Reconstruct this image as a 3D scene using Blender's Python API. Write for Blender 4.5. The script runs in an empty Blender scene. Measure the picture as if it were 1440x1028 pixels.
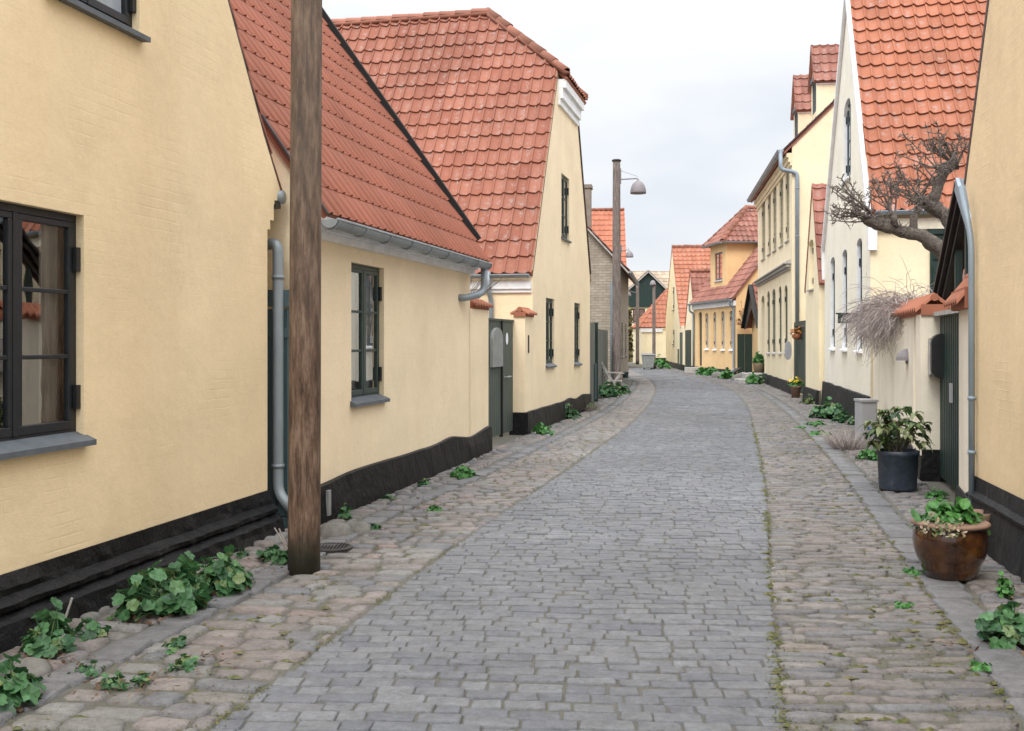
import bpy, bmesh, math, random
from mathutils import Vector, noise
from mathutils.geometry import tessellate_polygon
random.seed(7)
R = random.random
def ru(a, b): return a + (b - a) * random.random()
C = bpy.context.scene.collection
SC = bpy.context.scene
FP = 1500.0; HY = 478.0; EYE = 1.6

# ------------------------------------------------------------------ camera
cam_d = bpy.data.cameras.new('camera'); cam = bpy.data.objects.new('camera', cam_d); C.objects.link(cam)
cam.location = (0, 0, EYE); cam.rotation_euler = (math.radians(90), 0, 0)
cam_d.sensor_width = 36; cam_d.lens = FP / 1440 * 36; cam_d.shift_y = -(514 - HY) / 1440
cam_d.clip_end = 2000; cam_d.clip_start = .05
SC.camera = cam

def at(px, py, Y): return Vector(((px - 720) / FP * Y, Y, EYE + (HY - py) / FP * Y))
def gnd(px, py):
    Y = EYE * FP / (py - HY); return Vector(((px - 720) / FP * Y, Y, 0))

# ------------------------------------------------------------------ materials
MATS = {}
class NT:
    def __init__(s, name):
        s.m = bpy.data.materials.new(name); s.m.use_nodes = True
        s.t = s.m.node_tree; s.n = s.t.nodes; s.b = s.n['Principled BSDF']; s.out = s.n['Material Output']
        MATS[name] = s.m
    def new(s, typ, **kw):
        n = s.n.new('ShaderNode' + typ)
        for k, v in kw.items():
            if k in n.inputs: n.inputs[k].default_value = v
            else: setattr(n, k, v)
        return n
    def link(s, a, b): s.t.links.new(a, b)
    def coord(s, kind='Object', scale=(1, 1, 1)):
        tc = s.new('TexCoord'); mp = s.new('Mapping'); mp.inputs['Scale'].default_value = scale
        s.link(tc.outputs[kind], mp.inputs[0]); return mp.outputs[0]
    def noise(s, scale, vec=None, detail=4, rough=.55):
        n = s.new('TexNoise'); n.inputs['Scale'].default_value = scale
        n.inputs['Detail'].default_value = detail; n.inputs['Roughness'].default_value = rough
        if vec is not None: s.link(vec, n.inputs['Vector'])
        return n.outputs[0]
    def ramp(s, fac, stops):
        r = s.new('ValToRGB'); e = r.color_ramp.elements
        while len(e) < len(stops): e.new(.5)
        for i, (p, c) in enumerate(stops):
            e[i].position = p
            e[i].color = (c, c, c, 1) if isinstance(c, (int, float)) else (*c, 1)
        s.link(fac, r.inputs[0]); return r.outputs[0]
    def mix(s, fac, a, b, mode='MIX'):
        m = s.new('Mix'); m.data_type = 'RGBA'; m.blend_type = mode
        for v, i in ((fac, 0), (a, 6), (b, 7)):
            if isinstance(v, (int, float)): m.inputs[i].default_value = v
            elif isinstance(v, tuple): m.inputs[i].default_value = (*v, 1) if len(v) == 3 else v
            else: s.link(v, m.inputs[i])
        return m.outputs[2]
    def math(s, op, a, b=0.0):
        m = s.new('Math'); m.operation = op
        for v, i in ((a, 0), (b, 1)):
            if isinstance(v, (int, float)): m.inputs[i].default_value = v
            else: s.link(v, m.inputs[i])
        return m.outputs[0]
    def base(s, c):
        if isinstance(c, tuple): s.b.inputs['Base Color'].default_value = (*c, 1)
        else: s.link(c, s.b.inputs['Base Color'])
    def bump(s, h, strength=.3, dist=.01):
        b = s.new('Bump'); b.inputs['Strength'].default_value = strength; b.inputs['Distance'].default_value = dist
        s.link(h, b.inputs['Height']); s.link(b.outputs[0], s.b.inputs['Normal'])
    def island(s): return s.new('NewGeometry').outputs['Random Per Island']

def plaster(name, col, stain=(.72, .50, .27), amt=.17, brick=.32):
    t = NT(name); o = t.coord('Object'); st = t.coord('Object', (1.3, 1.3, .22))
    c2 = tuple(x * .92 for x in col); c3 = tuple(min(.97, x * 1.06 + .01) for x in col)
    a = t.ramp(t.noise(1.1, o, 6, .6), [(.3, c2), (.5, col), (.72, c3)])
    f = t.ramp(t.noise(2.2, st, 6, .65), [(.48, 0.), (.75, 1.)])
    a = t.mix(t.math('MULTIPLY', f, amt), a, stain)
    f2 = t.ramp(t.noise(9, o, 5, .7), [(.63, 0.), (.74, 1.)])
    a = t.mix(t.math('MULTIPLY', f2, amt * .6), a, tuple(x * .7 for x in col))
    f3 = t.ramp(t.noise(26, t.coord('Object', (.8, .8, 1.6)), 5, .6), [(.64, 0.), (.70, 1.)])
    a = t.mix(t.math('MULTIPLY', f3, amt * .9), a, tuple(min(1, x * 1.22 + .06) for x in col))
    f4 = t.ramp(t.noise(55, t.coord('Object', (.5, .5, 2.2)), 4, .7), [(.3, .93), (.7, 1.05)])
    a = t.mix(1.0, a, f4, 'MULTIPLY')
    f5 = t.ramp(t.noise(3.3, o, 9, .82), [(.494, 0.), (.50, 1.), (.506, 0.)])
    f6 = t.ramp(t.noise(.9, o, 2), [(.52, 0.), (.6, 1.)])
    a = t.mix(t.math('MULTIPLY', t.math('MULTIPLY', f5, f6), .55), a, tuple(x * .5 for x in col))
    f7 = t.ramp(t.noise(34, o, 5, .8), [(.66, 0.), (.70, 1.)])
    a = t.mix(t.math('MULTIPLY', f7, .30), a, tuple(x * .62 for x in col))
    t.base(a); t.b.inputs['Roughness'].default_value = .92; t.b.inputs['Specular IOR Level'].default_value = .2
    uv = t.coord('UV'); dist = t.new('TexNoise'); dist.inputs['Scale'].default_value = 6
    t.link(uv, dist.inputs['Vector'])
    uvd = t.mix(.012, uv, dist.outputs['Color'])
    br = t.new('TexBrick'); t.link(uvd, br.inputs['Vector'])
    br.inputs['Scale'].default_value = 1; br.inputs['Brick Width'].default_value = .235; br.inputs['Row Height'].default_value = .068
    br.inputs['Mortar Size'].default_value = .007; br.inputs['Mortar Smooth'].default_value = 1
    msk = t.ramp(t.noise(1.6, o, 3, .6), [(.46, 0.), (.68, 1.)])
    h = t.math('MULTIPLY', t.math('SUBTRACT', 1.0, br.outputs['Fac']), t.math('MULTIPLY', msk, brick))
    h = t.math('ADD', h, t.math('MULTIPLY', t.noise(14, o, 6, .6), .9))
    h = t.math('ADD', h, t.math('MULTIPLY', t.noise(3, o, 2), 2.5))
    t.bump(h, .36, .010)
    return t.m

YEL = (.90, .72, .46)
plaster('plaster_yellow', YEL)
plaster('plaster_yellow_light', (.91, .755, .525), amt=.15, brick=.35)
plaster('plaster_yellow_pale', (.87, .765, .54), amt=.16, brick=.25)
plaster('plaster_cream', (.86, .82, .71), stain=(.60, .54, .43), amt=.14, brick=.2)
plaster('plaster_garden', (.80, .74, .61), stain=(.40, .36, .27), amt=.4, brick=.3)
plaster('plaster_orange', (.82, .565, .30), stain=(.60, .38, .18), amt=.3, brick=.15)
plaster('plaster_white', (.84, .85, .86), stain=(.5, .49, .45), amt=.15, brick=0)
plaster('plaster_near', (.80, .63, .395), stain=(.48, .36, .23), amt=.3, brick=.25)

def simple(name, col, rough=.6, var=.15, nscale=8, metal=0, bump=.15, spec=.5, stretch=(1, 1, 1), dist=.004):
    t = NT(name); o = t.coord('Object', stretch)
    a = t.ramp(t.noise(nscale, o, 5, .6), [(.3, tuple(x * (1 - var) for x in col)), (.7, tuple(min(1, x * (1 + var)) for x in col))])
    t.base(a); t.b.inputs['Roughness'].default_value = rough; t.b.inputs['Metallic'].default_value = metal
    t.b.inputs['Specular IOR Level'].default_value = spec
    t.bump(t.noise(nscale * 4, o, 4), bump, dist)
    return t
simple('white_paint', (.80, .81, .84), .6, .12, 5)
simple('pale_frame', (.36, .33, .22), .6, .15, 8)
simple('mid_frame', (.10, .105, .08), .6, .15, 8)
simple('zinc', (.27, .31, .34), .5, .18, 5, metal=.2, stretch=(1, 1, .4))
simple('pipe_blue', (.25, .31, .36), .5, .12, 5, metal=.2, stretch=(1, 1, .4))
simple('dark_frame', (.010, .013, .017), .42, .3, 12)
simple('green_frame', (.028, .050, .044), .5, .25, 10)
simple('deep_green', (.009, .030, .026), .5, .3, 9, stretch=(4, 4, .5))
simple('gate_green', (.065, .085, .07), .65, .35, 7, stretch=(6, 6, .35), bump=.4)
simple('gate_teal', (.05, .09, .10), .55, .25, 7, stretch=(6, 6, .4))
simple('fence_grey', (.13, .14, .125), .7, .3, 6, stretch=(5, 5, .4))
simple('grey_wood', (.40, .385, .36), .8, .3, 8)
simple('black_board', (.012, .013, .014), .45, .4, 8)
simple('grey_stone', (.15, .145, .13), .9, .35, 10, bump=.8, dist=.01)
simple('pale_stone', (.42, .41, .39), .9, .2, 10, bump=.5)
simple('grey_metal', (.34, .345, .36), .55, .08, 6)
simple('iron', (.03, .028, .026), .6, .4, 20)
simple('terracotta', (.36, .13, .06), .75, .25, 10)
simple('terracotta_pale', (.22, .135, .095), .8, .25, 14)
simple('lamp_grey', (.22, .20, .21), .6, .12, 10)
simple('slate_grey', (.10, .115, .13), .6, .2, 8)
simple('bark', (.155, .133, .11), .95, .45, 28, bump=1.0, dist=.02)
simple('twig', (.14, .118, .10), .9, .35, 20)
simple('dry_twig', (.36, .31, .29), .9, .3, 20)
simple('curtain', (.80, .80, .78), .9, .08, 6)
simple('brown_paint', (.045, .028, .028), .6, .3, 8)
simple('basket', (.20, .15, .09), .8, .4, 30, stretch=(1, 1, 2), bump=.8)
simple('bin_grey', (.25, .26, .25), .7, .15, 8)
simple('paper', (.7, .72, .76), .7, .05, 8)
simple('sticker_blue', (.03, .10, .20), .5, .1, 8)
simple('soil', (.035, .025, .018), .95, .4, 30, bump=1)
simple('blackish', (.006, .006, .006), .9, .2, 8)

# tarred plinth
t = NT('tar'); o = t.coord('Object')
a = t.ramp(t.noise(5, o, 7, .7), [(.35, (.003, .003, .004)), (.6, (.009, .009, .010)), (.8, (.028, .027, .026))])
t.base(a); t.b.inputs['Roughness'].default_value = .5; t.b.inputs['Specular IOR Level'].default_value = .22; t.bump(t.noise(16, o, 6, .65), .9, .02)
t = NT('tar_grey'); o = t.coord('Object'); o2 = t.coord('Object', (2, 2, .4))
a = t.ramp(t.noise(5, o2, 7, .7), [(.35, (.008, .009, .010)), (.55, (.018, .019, .021)), (.75, (.06, .058, .055))])
t.base(a); t.b.inputs['Specular IOR Level'].default_value = .25; t.b.inputs['Roughness'].default_value = .7; t.bump(t.noise(14, o, 6, .65), .7, .015)

def rooftile(name, cols, lich=(.36, .30, .285), amt=.5):
    t = NT(name); o = t.coord('Object'); isl = t.island()
    a = t.ramp(isl, [(0, cols[0]), (.5, cols[1]), (1, cols[2])])
    big = t.ramp(t.noise(.7, o, 3), [(.35, .86), (.65, 1.1)])
    a = t.mix(1.0, a, big, 'MULTIPLY')
    f = t.ramp(t.noise(11, o, 6, .75), [(.50, 0.), (.60, 1.)])
    f1 = t.ramp(t.noise(2.0, o, 3), [(.38, .2), (.62, 1.)])
    sx = t.new('SeparateXYZ'); t.link(t.coord('UV'), sx.inputs[0])
    f1 = t.math('MULTIPLY', f1, t.ramp(sx.outputs[0], [(.18, .12), (.42, 1.), (.68, 1.), (.92, .12)]))
    a = t.mix(t.math('MULTIPLY', t.math('MULTIPLY', f, f1), amt), a, lich)
    f2 = t.ramp(t.noise(45, o, 3, .8), [(.66, 0.), (.72, 1.)])
    a = t.mix(t.math('MULTIPLY', f2, amt * .7), a, (.10, .07, .05))
    t.base(a); t.b.inputs['Roughness'].default_value = .85; t.b.inputs['Specular IOR Level'].default_value = .3
    t.bump(t.noise(60, o, 4), .3, .004); return t.m
rooftile('tile_red', [(.275, .102, .066), (.31, .122, .080), (.34, .142, .096)], amt=.7)
rooftile('tile_plain', [(.245, .086, .052), (.255, .091, .056), (.268, .097, .061)], amt=.05)
rooftile('tile_orange', [(.345, .128, .072), (.38, .145, .083), (.415, .163, .097)], amt=.7)
rooftile('tile_bright', [(.40, .145, .085), (.44, .16, .095), (.47, .175, .105)], amt=.25)
rooftile('tile_weathered', [(.25, .105, .08), (.31, .135, .10), (.36, .165, .125)], amt=.8)
rooftile('tile_pale', [(.33, .25, .18), (.42, .33, .24), (.5, .40, .30)], amt=.5)
rooftile('ridge_tile', [(.22, .10, .07), (.30, .13, .09), (.38, .16, .11)], lich=(.17, .16, .10), amt=.95)

def stone_mat(name, cols, moss=.0, rough=.75):
    t = NT(name); o = t.coord('Object'); isl = t.island(); n = len(cols)
    a = t.ramp(isl, [(i / (n - 1), c) for i, c in enumerate(cols)])
    v = t.ramp(t.noise(13, o, 8, .75), [(.3, .66), (.7, 1.28)])
    a = t.mix(1.0, a, v, 'MULTIPLY')
    v2 = t.ramp(t.noise(.5, o, 3), [(.35, .88), (.65, 1.1)])
    a = t.mix(1.0, a, v2, 'MULTIPLY')
    sp = t.ramp(t.noise(160, o, 2, .7), [(.6, 0.), (.7, 1.)])
    a = t.mix(t.math('MULTIPLY', sp, .25), a, (.42, .42, .42))
    pit = t.ramp(t.noise(48, t.coord('Object', (.6, 1.3, 1)), 6, .8), [(.54, 0.), (.62, 1.)])
    a = t.mix(t.math('MULTIPLY', pit, .45), a, (.05, .052, .055))
    if moss:
        f = t.ramp(t.noise(2.6, o, 6, .7), [(.55, 0.), (.70, 1.)])
        a = t.mix(t.math('MULTIPLY', f, moss), a, (.10, .095, .035))
    t.base(a); t.b.inputs['Roughness'].default_value = rough
    h = t.math('ADD', t.noise(45, o, 7, .75), t.math('MULTIPLY', t.noise(11, o, 4), 2.0))
    t.bump(h, .9, .011); return t.m
stone_mat('sett_stone', [(.122, .128, .143), (.142, .148, .161), (.155, .160, .171), (.150, .152, .160), (.173, .180, .190)])
stone_mat('cobble_stone', [(.165, .150, .138), (.195, .168, .155), (.14, .145, .155), (.23, .20, .185), (.175, .165, .152), (.205, .205, .20), (.21, .165, .15)], moss=.35)
stone_mat('cobble_fine', [(.155, .145, .135), (.185, .165, .155), (.15, .152, .158), (.205, .188, .175), (.18, .155, .145), (.115, .117, .126), (.215, .185, .165)], moss=.4)
stone_mat('slab_stone', [(.135, .135, .14), (.155, .156, .162), (.18, .178, .178)], moss=.15)

t = NT('joint_soil'); o = t.coord('Object')
a = t.ramp(t.noise(3.2, o, 8, .75), [(.30, (.085, .078, .064)), (.46, (.145, .138, .120)), (.57, (.128, .125, .088)), (.68, (.17, .162, .14))])
t.base(a); t.b.inputs['Roughness'].default_value = .95; t.bump(t.noise(60, o, 5, .7), 1, .02)

# pale-yellow brick with mortar
t = NT('pale_brick'); br = t.new('TexBrick'); t.link(t.coord('UV'), br.inputs['Vector'])
for k, v in (('Scale', 1), ('Brick Width', .26), ('Row Height', .088), ('Mortar Size', .010), ('Bias', .0), ('Mortar Smooth', .3)): br.inputs[k].default_value = v
br.inputs['Color1'].default_value = (.30, .255, .20, 1); br.inputs['Color2'].default_value = (.42, .37, .30, 1); br.inputs['Mortar'].default_value = (.17, .145, .12, 1)
t.base(t.mix(.35, br.outputs['Color'], t.ramp(t.noise(4, t.coord(), 6, .7), [(.3, (.20, .17, .13)), (.7, (.5, .45, .38))])))
t.b.inputs['Roughness'].default_value = .9; t.bump(t.math('SUBTRACT', 1.0, br.outputs['Fac']), .5, .01)

# weathered timber pole
def pole_mat(name, dark, mid, light, zmul=.16):
    t = NT(name); o = t.coord('Object', (1, 1, zmul)); o2 = t.coord('Object', (1, 1, .35))
    w = t.noise(26, o, 8, .72)
    a = t.ramp(w, [(.36, dark), (.50, mid), (.61, light)])
    k = t.ramp(t.noise(5.0, o2, 5, .6), [(.50, 0.), (.68, 1.)])
    a = t.mix(t.math('MULTIPLY', k, .75), a, tuple(x * .55 for x in dark))
    c = t.ramp(t.noise(95, t.coord('Object', (1, 1, .02)), 3, .5), [(.60, 0.), (.66, 1.)])
    a = t.mix(t.math('MULTIPLY', c, .7), a, (.03, .02, .015))
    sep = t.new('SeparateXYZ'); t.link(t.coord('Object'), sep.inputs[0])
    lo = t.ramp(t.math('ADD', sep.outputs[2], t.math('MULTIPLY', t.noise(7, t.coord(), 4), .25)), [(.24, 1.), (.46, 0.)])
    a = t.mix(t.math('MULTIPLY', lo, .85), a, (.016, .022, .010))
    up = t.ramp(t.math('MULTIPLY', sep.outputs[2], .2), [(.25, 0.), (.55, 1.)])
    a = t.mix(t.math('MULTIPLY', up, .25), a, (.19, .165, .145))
    t.base(a); t.b.inputs['Roughness'].default_value = .85
    t.bump(t.math('ADD', w, t.math('MULTIPLY', t.noise(4, o2, 3), 1.5)), .9, .012); return t.m
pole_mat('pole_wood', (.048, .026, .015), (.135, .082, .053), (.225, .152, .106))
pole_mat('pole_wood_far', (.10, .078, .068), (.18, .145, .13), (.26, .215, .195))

# leaves
def leaf_mat(name, cols):
    t = NT(name); o = t.coord('Object')
    n = len(cols); a = t.ramp(t.island(), [(i / (n - 1), c) for i, c in enumerate(cols)])
    a = t.mix(1.0, a, t.ramp(t.noise(40, o, 4), [(.3, .7), (.7, 1.3)]), 'MULTIPLY')
    t.base(a); t.b.inputs['Roughness'].default_value = .5; t.bump(t.noise(120, o, 3), .4, .003)
    tr = t.new('BsdfTranslucent'); t.link(a, tr.inputs[0]); mx = t.new('MixShader'); mx.inputs[0].default_value = .25
    t.link(t.b.outputs[0], mx.inputs[1]); t.link(tr.outputs[0], mx.inputs[2]); t.link(mx.outputs[0], t.out.inputs[0]); return t.m
leaf_mat('leaf_mallow', [(.025, .08, .032), (.04, .125, .045), (.065, .17, .06), (.09, .22, .09), (.16, .20, .07)])
leaf_mat('leaf_fresh', [(.04, .15, .03), (.06, .20, .04), (.09, .26, .06)])
leaf_mat('leaf_shrub', [(.03, .07, .025), (.06, .12, .035), (.12, .18, .05), (.24, .27, .12), (.12, .12, .05)])
leaf_mat('leaf_ivy', [(.05, .05, .02), (.11, .10, .03), (.20, .16, .05), (.27, .20, .07)])
leaf_mat('leaf_dry', [(.07, .035, .02), (.13, .065, .035), (.19, .12, .07)])
leaf_mat('leaf_moss', [(.07, .09, .02), (.12, .12, .035), (.16, .14, .05), (.09, .12, .03)])
leaf_mat('leaf_thyme', [(.05, .10, .03), (.10, .13, .04), (.25, .20, .10), (.45, .36, .28), (.07, .13, .05)])
leaf_mat('petal_yellow', [(.7, .5, .03), (.8, .6, .05)])
leaf_mat('petal_pink', [(.45, .16, .14), (.6, .25, .12)])
leaf_mat('leaf_orange', [(.30, .10, .02), (.40, .16, .03), (.15, .10, .03)])

# window glass: clear sheet that mirrors the street at a slant
t = NT('glass'); t.n.remove(t.b)
fr = t.new('Fresnel', IOR=1.5); gl = t.new('BsdfGlossy'); gl.inputs['Roughness'].default_value = .015
tr = t.new('BsdfTransparent'); tr.inputs[0].default_value = (.80, .84, .86, 1)
wob = t.new('Bump'); wob.inputs['Strength'].default_value = .10; wob.inputs['Distance'].default_value = .01
t.link(t.noise(2.5, t.coord(), 2), wob.inputs['Height']); t.link(wob.outputs[0], gl.inputs['Normal'])
mx = t.new('MixShader'); t.link(t.math('MULTIPLY', t.math('ADD', fr.outputs[0], .11), 1.9), mx.inputs[0])
t.link(tr.outputs[0], mx.inputs[1]); t.link(gl.outputs[0], mx.inputs[2]); t.link(mx.outputs[0], t.out.inputs[0])

# glazed brown pot
t = NT('glaze_brown'); o = t.coord('Object')
a = t.ramp(t.noise(5, o, 5, .6), [(.35, (.018, .007, .004)), (.55, (.065, .024, .008)), (.72, (.17, .075, .014))])
t.base(a); t.b.inputs['Roughness'].default_value = .16; t.b.inputs['Coat Weight'].default_value = .6; t.bump(t.noise(9, o, 3), .25, .01)
t = NT('plastic_blue'); o = t.coord('Object')
a = t.ramp(t.noise(11, o, 7, .75), [(.35, (.018, .028, .042)), (.6, (.04, .055, .075)), (.75, (.12, .13, .15))])
t.base(a); t.b.inputs['Roughness'].default_value = .5; t.bump(t.noise(8, o, 3), .3, .01)

# ------------------------------------------------------------------ mesh builder
def org(p):
    v = Vector((0, 0, 0))
    while p is not None: v = v + p.location; p = p.parent
    return v
class MB:
    def __init__(s): s.v = []; s.f = []; s.uv = []; s.hasuv = False
    def face(s, pts, uv=None):
        b = len(s.v); s.v.extend([tuple(p) for p in pts]); s.f.append(tuple(range(b, b + len(pts))))
        s.uv.append(uv)
        if uv: s.hasuv = True
    def box8(s, p):    # bottom 4, top 4
        b = len(s.v); s.v.extend([tuple(q) for q in p])
        for f in ((3, 2, 1, 0), (4, 5, 6, 7), (0, 1, 5, 4), (1, 2, 6, 5), (2, 3, 7, 6), (3, 0, 4, 7)):
            s.f.append(tuple(b + i for i in f)); s.uv.append(None)
    def box(s, x0, x1, y0, y1, z0, z1):
        s.box8([(x0, y0, z0), (x1, y0, z0), (x1, y1, z0), (x0, y1, z0), (x0, y0, z1), (x1, y0, z1), (x1, y1, z1), (x0, y1, z1)])
    def wbox(s, w, u0, u1, z0, z1, o0, o1):
        P = w.P
        s.box8([P(u0, z0, o0), P(u1, z0, o0), P(u1, z0, o1), P(u0, z0, o1), P(u0, z1, o0), P(u1, z1, o0), P(u1, z1, o1), P(u0, z1, o1)])
    def bar(s, p0, p1, w, h, up=(0, 0, 1)):
        p0 = Vector(p0); p1 = Vector(p1); d = (p1 - p0).normalized(); up = Vector(up).to_3d()
        a = d.cross(up)
        if a.length < 1e-4: a = d.cross(Vector((1, 0, 0)))
        a.normalize(); b = a.cross(d).normalized(); a = a * w / 2; b = b * h / 2
        s.box8([p0 - a - b, p1 - a - b, p1 + a - b, p0 + a - b, p0 - a + b, p1 - a + b, p1 + a + b, p0 + a + b])
    def tube(s, pts, r, n=8, caps=True, jit=0):
        pts = [Vector(p) for p in pts]
        if not isinstance(r, (list, tuple)): r = [r] * len(pts)
        b0 = len(s.v); ref = None
        for i, p in enumerate(pts):
            d = (pts[min(i + 1, len(pts) - 1)] - pts[max(i - 1, 0)])
            d = d.normalized() if d.length > 1e-9 else Vector((0, 0, 1))
            if ref is None: ref = Vector((1, 0, 0)) if abs(d.x) < .8 else Vector((0, 1, 0))
            a = d.cross(ref)
            if a.length < 1e-4: a = d.cross(Vector((0, 0, 1)))
            a.normalize(); b = d.cross(a); ref = b.cross(d) if False else ref
            for k in range(n):
                an = 2 * math.pi * k / n; rr = r[i] * (1 + (ru(-jit, jit) if jit else 0))
                s.v.append(tuple(p + a * math.cos(an) * rr + b * math.sin(an) * rr))
        for i in range(len(pts) - 1):
            for k in range(n):
                a = b0 + i * n + k; c = b0 + i * n + (k + 1) % n
                s.f.append((a, c, c + n, a + n)); s.uv.append(None)
        if caps and n > 2:
            s.f.append(tuple(b0 + k for k in range(n))[::-1]); s.uv.append(None)
            e = b0 + (len(pts) - 1) * n; s.f.append(tuple(e + k for k in range(n))); s.uv.append(None)
    def lathe(s, c, prof, n=20, sx=1, sy=1, rot=0):
        c = Vector(c); b0 = len(s.v)
        for r, z in prof:
            for k in range(n):
                an = 2 * math.pi * k / n + rot; s.v.append((c.x + math.cos(an) * r * sx, c.y + math.sin(an) * r * sy, c.z + z))
        for i in range(len(prof) - 1):
            for k in range(n):
                a = b0 + i * n + k; d = b0 + i * n + (k + 1) % n
                s.f.append((a, d, d + n, a + n)); s.uv.append(None)
        s.f.append(tuple(b0 + k for k in range(n))[::-1]); s.uv.append(None)
        e = b0 + (len(prof) - 1) * n; s.f.append(tuple(e + k for k in range(n))); s.uv.append(None)
    def rock(s, c, sx, sy, sz, n=9):
        c = Vector(c); sd = ru(0, 99); prof = []
        b0 = len(s.v); rings = 5
        for i in range(rings + 1):
            th = i / rings * math.pi * .5
            for k in range(n):
                an = 2 * math.pi * k / n; d = Vector((math.cos(an) * math.cos(th), math.sin(an) * math.cos(th), math.sin(th)))
                q = 1 + .28 * noise.noise(d * 1.7 + Vector((sd, 0, 0)))
                s.v.append((c.x + d.x * sx * q, c.y + d.y * sy * q, c.z + d.z * sz * q))
        for i in range(rings):
            for k in range(n):
                a = b0 + i * n + k; d = b0 + i * n + (k + 1) % n; s.f.append((a, d, d + n, a + n)); s.uv.append(None)
    def build(s, name, mat, parent=None, smooth=False, bevel=0):
        me = bpy.data.meshes.new(name); o = bpy.data.objects.new(name, me); C.objects.link(o)
        if parent is not None: g = org(parent); o.parent = parent
        else:
            xs = [v[0] for v in s.v]; ys = [v[1] for v in s.v]; zs = [v[2] for v in s.v]
            g = Vector(((min(xs) + max(xs)) / 2, (min(ys) + max(ys)) / 2, min(zs))); o.location = g
        gx, gy, gz = g
        me.from_pydata([(v[0] - gx, v[1] - gy, v[2] - gz) for v in s.v], [], s.f)
        if s.hasuv:
            ul = me.uv_layers.new(name='UVMap'); i = 0
            for f, uv in zip(s.f, s.uv):
                for k in range(len(f)):
                    if uv: ul.data[i].uv = uv[k]
                    i += 1
        me.materials.append(MATS[mat]); 
        if smooth: me.polygons.foreach_set('use_smooth', [True] * len(me.polygons))
        me.update()
        if bevel:
            m = o.modifiers.new('bevel', 'BEVEL'); m.width = bevel; m.segments = 2; m.limit_method = 'ANGLE'
        return o

def tag(o, label, cat, group=None, kind=None):
    if label: o['label'] = label
    if cat: o['category'] = cat
    if group: o['group'] = group
    if kind: o['kind'] = kind
    return o
def thing(name, label, cat, loc, group=None):
    o = bpy.data.objects.new(name, None); C.objects.link(o); o.location = loc; o.empty_display_size = .2
    return tag(o, label, cat, group)

# ------------------------------------------------------------------ wall frames
class Wall:
    def __init__(s, A, d, side):      # point, direction, side=+1: outward is to the right of d
        s.A = Vector((A[0], A[1])); s.d = Vector(d).normalized(); s.n = Vector((s.d.y, -s.d.x)) * side
    def P(s, u, z, o=0): 
        q = s.A + s.d * u + s.n * o; return Vector((q.x, q.y, z))
    def u(s, px, o=0):
        k = (px - 720) / FP; a = s.A + s.n * o      # (a.x+d.x u) = k (a.y+d.y u)
        return (k * a.y - a.x) / (s.d.x - k * s.d.y)
    def z(s, px, py, o=0):
        return EYE + (HY - py) / FP * s.P(s.u(px, o), 0, o).y
    def perp(s, u, o=0):             # wall starting at u running backwards; outward towards decreasing u
        q = s.A + s.d * u + s.n * o
        w = Wall((q.x, q.y), -s.n, 1); w.n = -s.d; return w

def arch(u0, u1, z0, z1, rise=.12, n=9):
    pts = [(u0, z0), (u1, z0)]; rise *= .8
    for i in range(n + 1):
        t = i / n; pts.append((u1 + (u0 - u1) * t, z1 - rise + rise * math.sqrt(max(0, 1 - (2 * t - 1) ** 2)) if rise else z1))
    return pts
def rect(u0, u1, z0, z1): return [(u0, z0), (u1, z0), (u1, z1), (u0, z1)]

def facade(mb, w, outline, holes=(), depth=.14, o=0, rev=None):
    loops = [[Vector((a, b, 0)) for a, b in outline]] + [[Vector((a, b, 0)) for a, b in h] for h in holes]
    flat = [p for l in loops for p in l]
    for tri in tessellate_polygon(loops):
        pts = [flat[i] for i in tri]
        mb.face([w.P(p.x, p.y, o) for p in pts], [(p.x, p.y) for p in pts])
    rv = rev or mb
    for h in holes:
        for i in range(len(h)):
            a, b = h[i], h[(i + 1) % len(h)]
            rv.face([w.P(*a, o), w.P(*b, o), w.P(*b, o - depth), w.P(*a, o - depth)], [(a[0] * .1, a[1]), (b[0] * .1, b[1]), (b[0] * .1 + depth, b[1]), (a[0] * .1 + depth, a[1])])

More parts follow.
